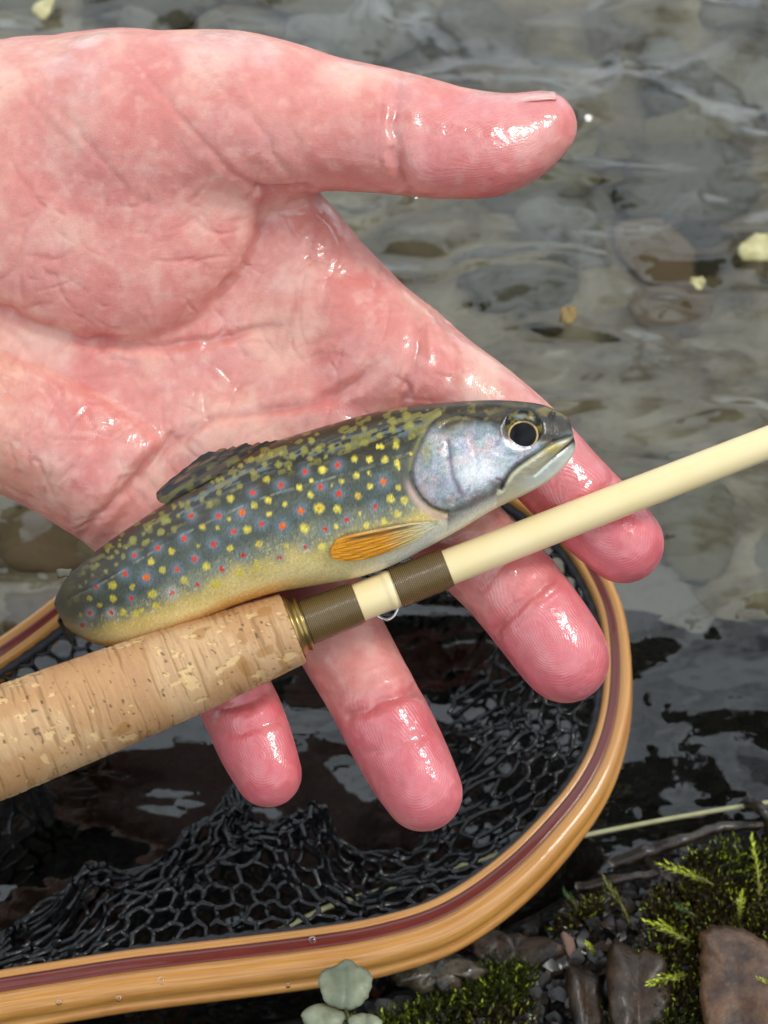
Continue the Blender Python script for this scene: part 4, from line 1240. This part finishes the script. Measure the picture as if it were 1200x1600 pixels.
# knotless mesh: honeycomb on the bag's surface
NC, NRW = 84, 42
a_idx = np.arange(2 * NC)


def bag_pos(uc, row):
    """uc in [0,1) round the hoop, row 0.."""
    f = uc * HN_
    i = np.floor(f).astype(int) % HN_; j = (i + 1) % HN_; t = (f - np.floor(f))[..., None]
    p = bind[i] * (1 - t) + bind[j] * t
    d = CEN[:2] - p[..., :2]; L = np.linalg.norm(d, axis=-1)
    q = row * 0.0067                                   # metres of mesh from the hoop
    s = q * (0.80 + 0.12 * np.sin(uc * 39))             # inward run
    frac = np.minimum(s / L, 0.93)
    xy = p[..., :2] + d * frac[..., None]
    n1 = fbm(v3(xy[..., 0] * 32, xy[..., 1] * 32, row * 0.03), 3) - 0.5
    n2 = fbm(v3(xy[..., 0] * 80 + 9, xy[..., 1] * 80, row * 0.1), 2) - 0.5
    fars = sm(0.19, 0.27, p[..., 1]) + sm(0.02, -0.06, p[..., 0]) * sm(0.14, 0.2, p[..., 1])
    s = s * (1 - 0.6 * np.clip(fars, 0, 1)); frac = np.minimum(s / L, 0.93); xy = p[..., :2] + d * frac[..., None]
    z = p[..., 2] - 0.002 - (0.46 + 3.0 * np.clip(fars, 0, 1)) * s - 1.1 * np.maximum(s - 0.042, 0) + (n1 * 0.062 + n2 * 0.018) * sm(0.0, 0.035, s)
    z = np.maximum(z, -0.065 + n1 * 0.02)
    xy = xy + np.stack([n2, n1], -1) * 0.018 * sm(0.0, 0.03, s)[..., None]
    return np.concatenate([xy, z[..., None]], -1)


verts_n = []; 
for r_ in range(NRW):
    up_ = (a_idx + r_) % 2
    uc = ((a_idx + 0.25 * np.sin(r_ * 2.1 + a_idx)) / (2 * NC)) % 1.0
    verts_n.append(bag_pos(uc, r_ + 0.30 * up_))
NVT = np.concatenate(verts_n)
E = []
for r_ in range(NRW):
    for k in range(2 * NC):
        E.append((r_ * 2 * NC + k, r_ * 2 * NC + (k + 1) % (2 * NC)))
        if r_ + 1 < NRW and (k + r_) % 2 == 1: E.append((r_ * 2 * NC + k, (r_ + 1) * 2 * NC + k))
E = np.array(E)
A_, B_ = NVT[E[:, 0]], NVT[E[:, 1]]
sub_n = 4; sid = 6
D_ = B_ - A_; ln = np.linalg.norm(D_, axis=1)[:, None]; T_ = D_ / (ln + 1e-9)
S_ = np.cross(T_, np.array([0.3, 0.2, 0.93])); S_ /= np.linalg.norm(S_, axis=1)[:, None] + 1e-9
W_ = np.cross(S_, T_)
Vs = []
sagdir = RNG.normal(size=A_.shape) * 0.0006
for q in range(sub_n):
    t = q / (sub_n - 1)
    c = A_ + D_ * t + sagdir * math.sin(math.pi * t) + np.array([0, 0, -0.0006]) * math.sin(math.pi * t)
    rad = 0.00072 + 0.00030 * abs(2 * t - 1) ** 3
    for k in range(sid):
        a = 2 * math.pi * k / sid
        Vs.append(c + S_ * math.cos(a) * rad + W_ * math.sin(a) * rad)
Vs = np.stack(Vs, 1)                                     # edges, sub*sid, 3
fq = grid_faces(sub_n, sid, False, True)
FF = (np.arange(len(E))[:, None, None] * (sub_n * sid) + fq[None]).reshape(-1, 4)
nb = mesh('mesh_bag', Vs.reshape(-1, 3), FF, M_NET, net)
nb['kind'] = 'stuff'

# water beads on the varnish
bead = blob('water_bead', 3, M_DROP, 16, 10, 0.08)
BEADS = [(253, 1532, 1.15, 'larger water bead on the red stripe left of centre'), (355, 1518, 0.7, 'small water bead on the red stripe, right of the larger bead'),
         (93, 1566, 0.75, 'water bead on the pale outer wood near the lower left corner'), (186, 1560, 0.8, 'clear bead on the pale outer wood below the larger red-stripe bead'),
         (488, 1468, 0.9, 'bead on the inner wood edge of the hoop near the black mesh'), (450, 1540, 0.6, 'tiny bead on the pale outer wood left of the seedling')]
for x, y, s, lab in BEADS:
    o = bpy.data.objects.new('water_bead', bead); COL.objects.link(o)
    o.location = flat(x, y, 0.0402); o.scale = (0.0011 * s, 0.0010 * s, 0.0007 * s)
    tag(o, lab, 'water drop', 'water beads on the net hoop')

# ---------------------------------------------------------------- bank: moss, leaves, twigs
def bh(x, y):
    return float(bank_h(np.array([x]), np.array([y]))[0])


def on_bank(px, py, lift=0.0):
    z = 0.02
    for _ in range(6):
        g = flat(px, py, z); z = bh(g[0], g[1]) + lift
    g = flat(px, py, z)
    return np.array([g[0], g[1], z])


def moss_arrays(bases, dirs, lens, nleaf, lw, colfn, droop=0.35):
    n = len(bases)
    t = np.linspace(0.08, 1, nleaf)
    V = []; C_ = []
    d = dirs / np.linalg.norm(dirs, axis=1)[:, None]
    a = np.cross(d, RNG.normal(size=d.shape)); a /= np.linalg.norm(a, axis=1)[:, None]
    b_ = np.cross(d, a)
    for k in range(nleaf):
        an = k * 2.4 + RNG.uniform(-.4, .4, n)
        side = a * np.cos(an)[:, None] + b_ * np.sin(an)[:, None]
        p = bases + d * (lens * t[k])[:, None]
        ll = lens * (0.42 - 0.16 * t[k])
        tipd = side * (0.9 - 0.65 * t[k]) + d * (0.5 + 0.6 * t[k]); tipd /= np.linalg.norm(tipd, axis=1)[:, None]
        wv = np.cross(tipd, side); wv = np.cross(d, side)
        w = (ll * lw)[:, None]
        V += [p, p + tipd * (ll * .45)[:, None] + wv * w, p + tipd * ll[:, None], p + tipd * (ll * .45)[:, None] - wv * w]
        c = colfn(t[k], n)
        C_ += [c * 0.8, c, c * 1.1, c]
    V = np.stack(V, 1).reshape(-1, 3); C_ = np.stack(C_, 1).reshape(-1, 3)
    return V, np.arange(len(V)).reshape(-1, 4), C_


NM = 42000
mx_, my_ = RNG.uniform(480, 1330, NM), RNG.uniform(1280, 1690, NM)
g = flat(mx_, my_, 0.03)
sdm = shore_sd(g[:, 0], g[:, 1]) * _SIGN
dens = fbm(v3(g[:, 0] * 40, g[:, 1] * 40, 2), 3)
# keep off the hoop
dh = np.min(np.hypot(g[:, 0, None] - HP[None, ::3, 0], g[:, 1, None] - HP[None, ::3, 1]), 1)
inside = poly_sd(g[:, 0], g[:, 1], HP[::6, :2]) > 0
k_ = (sdm > 0.010) & (dens > 0.36 - 0.4 * sdm) & (dh > 0.011) & ~inside
g = g[k_]; dens = dens[k_]
gz = bank_h(g[:, 0], g[:, 1])
bases = np.stack([g[:, 0], g[:, 1], gz - 0.001], -1)
n_ = len(bases)
dirs = np.stack([RNG.normal(0, .5, n_), RNG.normal(0.1, .5, n_), np.full(n_, 0.75)], -1)
lens = RNG.uniform(0.003, 0.0075, n_)
hue = fbm(v3(g[:, 0] * 30 + 9, g[:, 1] * 30, 5), 3)


def moss_c(t, n):
    c = mix(np.tile(lin(38, 38, 14), (n, 1)), lin(68, 76, 22), sm(0.48, 0.70, hue))
    c = mix(c, lin(66, 52, 28), sm(0.52, 0.40, hue) * 0.8)
    br = (RNG.random(n) < 0.14) * (t > 0.7)
    return mix(c, lin(176, 192, 52), br * 0.95) * RNG.uniform(0.6, 1.25, n)[:, None]


V, F_, C_ = moss_arrays(bases, dirs, lens, 12, 0.16, moss_c)
moss = mesh('moss', V, F_, M_MOSS, None, C_, smooth=False)
tag(moss, 'dark green and brown moss carpet over the bank', 'moss', kind='stuff')

NF_ = 2000
fx0, fy0 = RNG.uniform(470, 1330, NF_), RNG.uniform(1290, 1690, NF_)
g2 = flat(fx0, fy0, 0.03)
dh2 = np.min(np.hypot(g2[:, 0, None] - HP[None, ::3, 0], g2[:, 1, None] - HP[None, ::3, 1]), 1)
k2 = (shore_sd(g2[:, 0], g2[:, 1]) * _SIGN > 0.004) & (dh2 > 0.009) & ~(poly_sd(g2[:, 0], g2[:, 1], HP[::6, :2]) > 0)
g2 = g2[k2]; nf = len(g2)
g2[:, 2] = bank_h(g2[:, 0], g2[:, 1]) + RNG.uniform(0.0004, 0.002, nf)
an2 = RNG.uniform(0, 6.28, nf); s2 = (RNG.uniform(0.0012, 0.0042, nf) ** 1)[:, None]
u2 = np.stack([np.cos(an2), np.sin(an2), RNG.normal(0, .45, nf)], -1); w2_ = np.stack([-np.sin(an2), np.cos(an2), RNG.normal(0, .45, nf)], -1)
bd = np.array([0, 0, 1.0]) * s2 * 0.35
V = np.stack([g2 - u2 * s2, g2 - u2 * s2 * .3 + w2_ * s2 * .45 + bd, g2 + u2 * s2 * .5 + w2_ * s2 * .35, g2 + u2 * s2, g2 + u2 * s2 * .3 - w2_ * s2 * .5 + bd, g2 - u2 * s2 * .5 - w2_ * s2 * .3], 1).reshape(-1, 3)
b6 = np.arange(nf)[:, None] * 6
F_ = np.concatenate([b6 + np.array([[0, 1, 4, 5]]), b6 + np.array([[1, 2, 3, 4]])])
lc = np.repeat(mix(np.tile(lin(12, 9, 6), (nf, 1)), lin(50, 36, 22), RNG.random(nf) ** 2.5), 6, 0)
litter = mesh('leaf_litter', V, F_, M_MOSS, None, lc, smooth=False)
tag(litter, 'scraps of dark rotten leaf scattered over the wet bank', 'leaf litter', kind='stuff')

SHOOTS = [  # tip, base, length factor, label
    (1040, 1352, 1140, 1402, 'long moss shoot with yellow-green tip, uppermost beside the water'),
    (1176, 1308, 1186, 1450, 'tall upright moss shoot with bright tip at the right edge'),
    (1157, 1406, 1146, 1455, 'plump lime moss bud standing above the wet brown leaf'),
    (1022, 1448, 1098, 1488, 'lime feathery moss shoot beside the dark rounded leaf'),
    (1024, 1536, 1096, 1524, 'lowest lime moss shoot, lying over the dark rounded leaf'),
    (952, 1388, 985, 1450, 'brownish moss shoot with one pale yellow bud'),
    (884, 1398, 906, 1432, 'small green fern-like moss sprig near the hoop'),
    (1062, 1418, 1092, 1446, 'short dark green moss shoot between two lime shoots'),
    (918, 1478, 930, 1500, 'little bright moss tip right of the pale chip'),
    (1192, 1538, 1215, 1556, 'lime moss tip poking in beside the brown leaf'),
]
for k, (tx, ty, bx_, by_, lab) in enumerate(SHOOTS):
    B = on_bank(bx_, by_, 0.0); T = on_bank(tx, ty, 0.010)
    d = T - B; L = np.linalg.norm(d)
    n = 10
    bright = lin(206, 218, 66) if k not in (5, 6, 7) else (lin(120, 124, 52) if k == 5 else lin(74, 104, 40))
    segs = np.linspace(0, 1, n)[:, None]
    bs = B + d * segs * 0.8 + np.array([0, 0, 0.003]) * np.sin(segs * 3.1)
    s_empty = empty('moss_shoot', B, lab, 'moss shoot', 'bright moss shoots on the bank')
    tube('stem', np.concatenate([bs, T[None]]), 0.00035, m_simple('moss_stem', lin(92, 80, 36), lin(116, 110, 50), 300, 0.5), s_empty, 6)
    ls = np.linspace(0.3, 0.46, n) * max(L, 0.006); ls = np.minimum(ls, 0.0062)
    tcol = segs[:, 0]
    V, F_, C_ = moss_arrays(bs, np.tile(d, (n, 1)) + RNG.normal(0, .1 * L, (n, 3)), ls, 11, 0.14,
                            lambda t, n_: mix(np.tile(lin(70, 70, 28), (n_, 1)), bright, np.clip(tcol * 0.7 + t * 0.35, 0, 1)))
    mesh('leaflets', V, F_, M_MOSS, s_empty, C_, smooth=False)


def leaf(name, outline, m, lab, cat, lift, curl=0.004, thick=0.0006, tilt=(0, 0), nr=9, ripple=0.0012, parent=None, base=None, zfix=None, grp=None, rib=0.0005):
    """a real leaf: outline in picture units laid over the bank, curled and given thickness"""
    ol = smooth_poly(outline, 5)
    c = ol.mean(0)
    jag = (vn(v3(np.arange(len(ol)) * 0.9, c[0] * .1, 0)) - .5)
    ol = c + (ol - c) * (1 + 0.10 * jag)[:, None]
    rings = np.linspace(0, 1, nr + 1)[1:]
    pts_ = [c]
    for r_ in rings:
        for p in ol: pts_.append(c + (p - c) * r_)
    pts_ = np.array(pts_); m_ = len(ol)
    rr = np.concatenate([[0], np.repeat(rings, m_)])
    if zfix is None: b0 = on_bank(c[0], c[1], lift); z0 = b0[2]
    else: z0 = zfix
    W = flat(pts_[:, 0], pts_[:, 1], z0)
    dx = W[:, 0] - W[0, 0]; dy = W[:, 1] - W[0, 1]
    fold = np.abs((pts_[:, 0] - c[0]) / (np.ptp(ol[:, 0]) / 2 + 1))
    W[:, 2] += curl * (0.9 * fold - 1.1 * rr ** 3 + 0.2) + tilt[0] * dx + tilt[1] * dy + ripple * 2 * (fbm(v3(W[:, 0] * 160, W[:, 1] * 160, c[0] * .01), 3) - .5) * (0.4 + rr)
    an_ = np.arctan2(pts_[:, 1] - c[1], pts_[:, 0] - c[0])
    W[:, 2] += rib * np.abs(np.sin(an_ * 5)) * rr + 2.8 * rib * (vn(v3(an_ * 2.2, c[0] * .1, 2)) - .5) * rr ** 2 * 3
    F_ = [(0, 1 + k, 1 + (k + 1) % m_) for k in range(m_)]
    for q in range(nr - 1):
        for k in range(m_):
            a = 1 + q * m_
            F_.append((a + k, a + m_ + k, a + m_ + (k + 1) % m_, a + (k + 1) % m_))
    o = mesh(name, W, F_, m, parent)
    sol = o.modifiers.new('thickness', 'SOLIDIFY'); sol.thickness = thick; sol.offset = 0
    if lab: tag(o, lab, cat, grp)
    return o


M_LBROWN = m_simple('wet_brown_leaf', lin(52, 32, 20), lin(104, 74, 50), 160, 0.5, bscale=420, bstr=0.9, bdist=0.001, coat=0.3)
M_LDARK = m_simple('wet_black_leaf', lin(30, 21, 13), lin(66, 48, 32), 160, 0.5, bscale=420, bstr=0.8, bdist=0.0008, coat=0.08)
M_LICH = m_simple('dark_lobed_lichen', lin(34, 28, 20), lin(84, 72, 54), 160, 0.3, bscale=300, bstr=0.9, bdist=0.0012, coat=0.4)
leaf('leaf', [(1105, 1445), (1150, 1438), (1190, 1460), (1215, 1520), (1215, 1620), (1170, 1660), (1110, 1640), (1098, 1560), (1100, 1490)], M_LBROWN, 'glossy wet brown leaf standing at the lower right corner', 'leaf', 0.010, 0.004, tilt=(0.2, -0.3))
leaf('leaf', [(955, 1480), (985, 1466), (1030, 1490), (1048, 1540), (1040, 1610), (1000, 1640), (960, 1620), (948, 1550)], M_LDARK, 'dark rounded wet leaf left of the brown leaf', 'leaf', 0.007, 0.005, tilt=(-0.1, -0.2))
leaf('leaf', [(885, 1520), (905, 1508), (935, 1520), (948, 1570), (940, 1620), (905, 1625), (890, 1570)], M_LDARK, 'narrow black wet leaf fold at the bottom edge, left of the rounded leaf', 'leaf', 0.005, 0.005, tilt=(-0.3, -0.1))
leaf('lichen', [(606, 1488), (622, 1482), (640, 1494), (672, 1496), (700, 1486), (735, 1500), (762, 1518), (742, 1532), (724, 1524), (718, 1548), (696, 1560), (680, 1548), (660, 1552), (640, 1540), (622, 1538), (610, 1516)], M_LICH,
     'flat brown lobed lichen with curled pale rim under the hoop', 'lichen', 0.010, 0.004, tilt=(0, -0.25), ripple=0.002)
leaf('leaf', [(738, 1462), (765, 1450), (800, 1458), (850, 1468), (880, 1490), (862, 1515), (820, 1520), (770, 1512), (742, 1490)], M_LDARK, 'crumpled black leaf between the lichen and the pale chip', 'leaf', 0.006, 0.003, ripple=0.003)
M_CHIP = m_simple('pale_pink_chip', lin(120, 92, 80), lin(158, 126, 112), 300, 0.5, bscale=500, bstr=0.6)
o = bpy.data.objects.new('stone', blob('stone_chip', 5, M_CHIP)); COL.objects.link(o); o.location = on_bank(889, 1478, 0.0035); o.scale = (0.0018, 0.0042, 0.0016); o.rotation_euler = (0.2, 0.3, 0.35)
tag(o, 'small pale pinkish stone chip lying on the moss', 'stone')

M_TWIG = m_simple('wet_twig', lin(22, 15, 9), lin(54, 40, 26), 300, 0.4, bscale=500, bstr=0.8, bdist=0.0006, coat=0.25)
def twig(pts_, r, lab, lift=0.004):
    q = smooth_poly(np.array([on_bank(x, y, lift + dz) for x, y, dz in pts_]), 6, False)
    q = q + (fbm(q * 300, 2)[:, None] - .5) * 0.0015
    o = tube('twig', q, lambda i: r * (1 - 0.4 * i / len(q)) * (0.85 + 0.3 * ((i * 7919) % 13) / 13), M_TWIG, None, 9)
    tag(o, lab, 'twig', 'wet twigs at the water edge')
twig([(955, 1352, 0), (1010, 1332, 0.002), (1070, 1312, 0.001), (1125, 1296, 0), (1230, 1290, 0)], 0.0022, 'dark wet twig along the waterline below the pale fly line')
twig([(900, 1388, 0), (960, 1376, 0.001), (1030, 1362, 0.0)], 0.0018, 'shorter black twig nearest the net hoop')
twig([(1160, 1262, 0.004), (1175, 1258, 0.009), (1192, 1268, 0.008), (1204, 1290, 0.003), (1186, 1306, 0)], 0.0021, 'curled black twig end at the right edge by the fly line', 0.006)

ln_ = smooth_poly(np.array([(380, 1478), (440, 1452), (520, 1414), (605, 1388), (760, 1340), (925, 1303), (1060, 1277), (1200, 1254), (1420, 1225), (1700, 1180)], float), 6, False)
fl = tube('fly_line', flat(ln_[:, 0], ln_[:, 1], np.interp(ln_[:, 0], [380, 925, 1100, 1200], [0.004, 0.004, 0.006, 0.010])), 0.00075, M_LINE, None, 10)
tag(fl, 'pale olive fly line running from under the net to the bank', 'fishing line')

# seedling in front of the hoop
M_SEED = m_simple('grey_green_leaf', lin(98, 106, 84), lin(142, 146, 120), 180, 0.45, bscale=400, bstr=0.5, bdist=0.0006)
sb = on_bank(548, 1640, 0.0)
seed = empty('seedling', sb, 'small grey-green three-leaved seedling in front of the hoop', 'plant')
J = flat(540, 1576, 0.050)
tube('stem', smooth_poly(np.array([sb, (sb + J) / 2 + (0.001, 0, 0), J, flat(540, 1545, 0.052)]), 6, False), 0.0005, m_simple('seedling_stem', lin(110, 112, 70), lin(130, 130, 84), 300, 0.5), seed, 8)
for ol in ([(540, 1576), (514, 1570), (500, 1546), (503, 1518), (522, 1508), (541, 1495), (560, 1508), (578, 1521), (580, 1548), (562, 1571)],
           [(538, 1584), (520, 1570), (497, 1567), (478, 1576), (472, 1590), (484, 1606), (510, 1610), (532, 1602)],
           [(544, 1590), (560, 1582), (582, 1584), (596, 1596), (592, 1614), (570, 1622), (550, 1612)]):
    leaf('leaflet', ol, M_SEED, None, None, 0, 0.0018, 0.0004, (0, -0.2), parent=seed, zfix=0.052, ripple=0.0008, rib=0.00012)

# fallen leaves out in the stream
M_YEL = m_simple('pale_yellow_leaf', lin(170, 160, 104), lin(198, 190, 140), 120, 0.4, bscale=300, bstr=0.5)
leaf('leaf', [(1152, 392), (1166, 372), (1195, 358), (1235, 350), (1250, 372), (1225, 398), (1180, 404), (1160, 404)], M_YEL, 'larger pale yellow leaf afloat at the right edge', 'leaf', 0, 0.003, zfix=0.007, grp='fallen leaves in the stream')
leaf('leaf', [(1078, 440), (1088, 430), (1098, 436), (1101, 446), (1090, 451)], M_YEL, 'tiny cream leaf scrap afloat below the larger yellow leaf', 'leaf', 0, 0.001, zfix=0.006, grp='fallen leaves in the stream')
M_OCH = m_simple('ochre_leaf', lin(130, 104, 52), lin(160, 136, 80), 120, 0.5)
leaf('leaf', [(50, 12), (66, -4), (90, -10), (82, 10), (66, 26), (54, 24)], M_YEL, 'pale yellow leaf at the top left corner behind the wrist', 'leaf', 0, 0.002, zfix=0.007, grp='fallen leaves in the stream')
leaf('leaf', [(875, 490), (888, 478), (902, 484), (898, 500), (884, 506)], M_OCH, 'small ochre leaf in the water above the index finger', 'leaf', 0, 0.001, zfix=0.004, grp='fallen leaves in the stream')
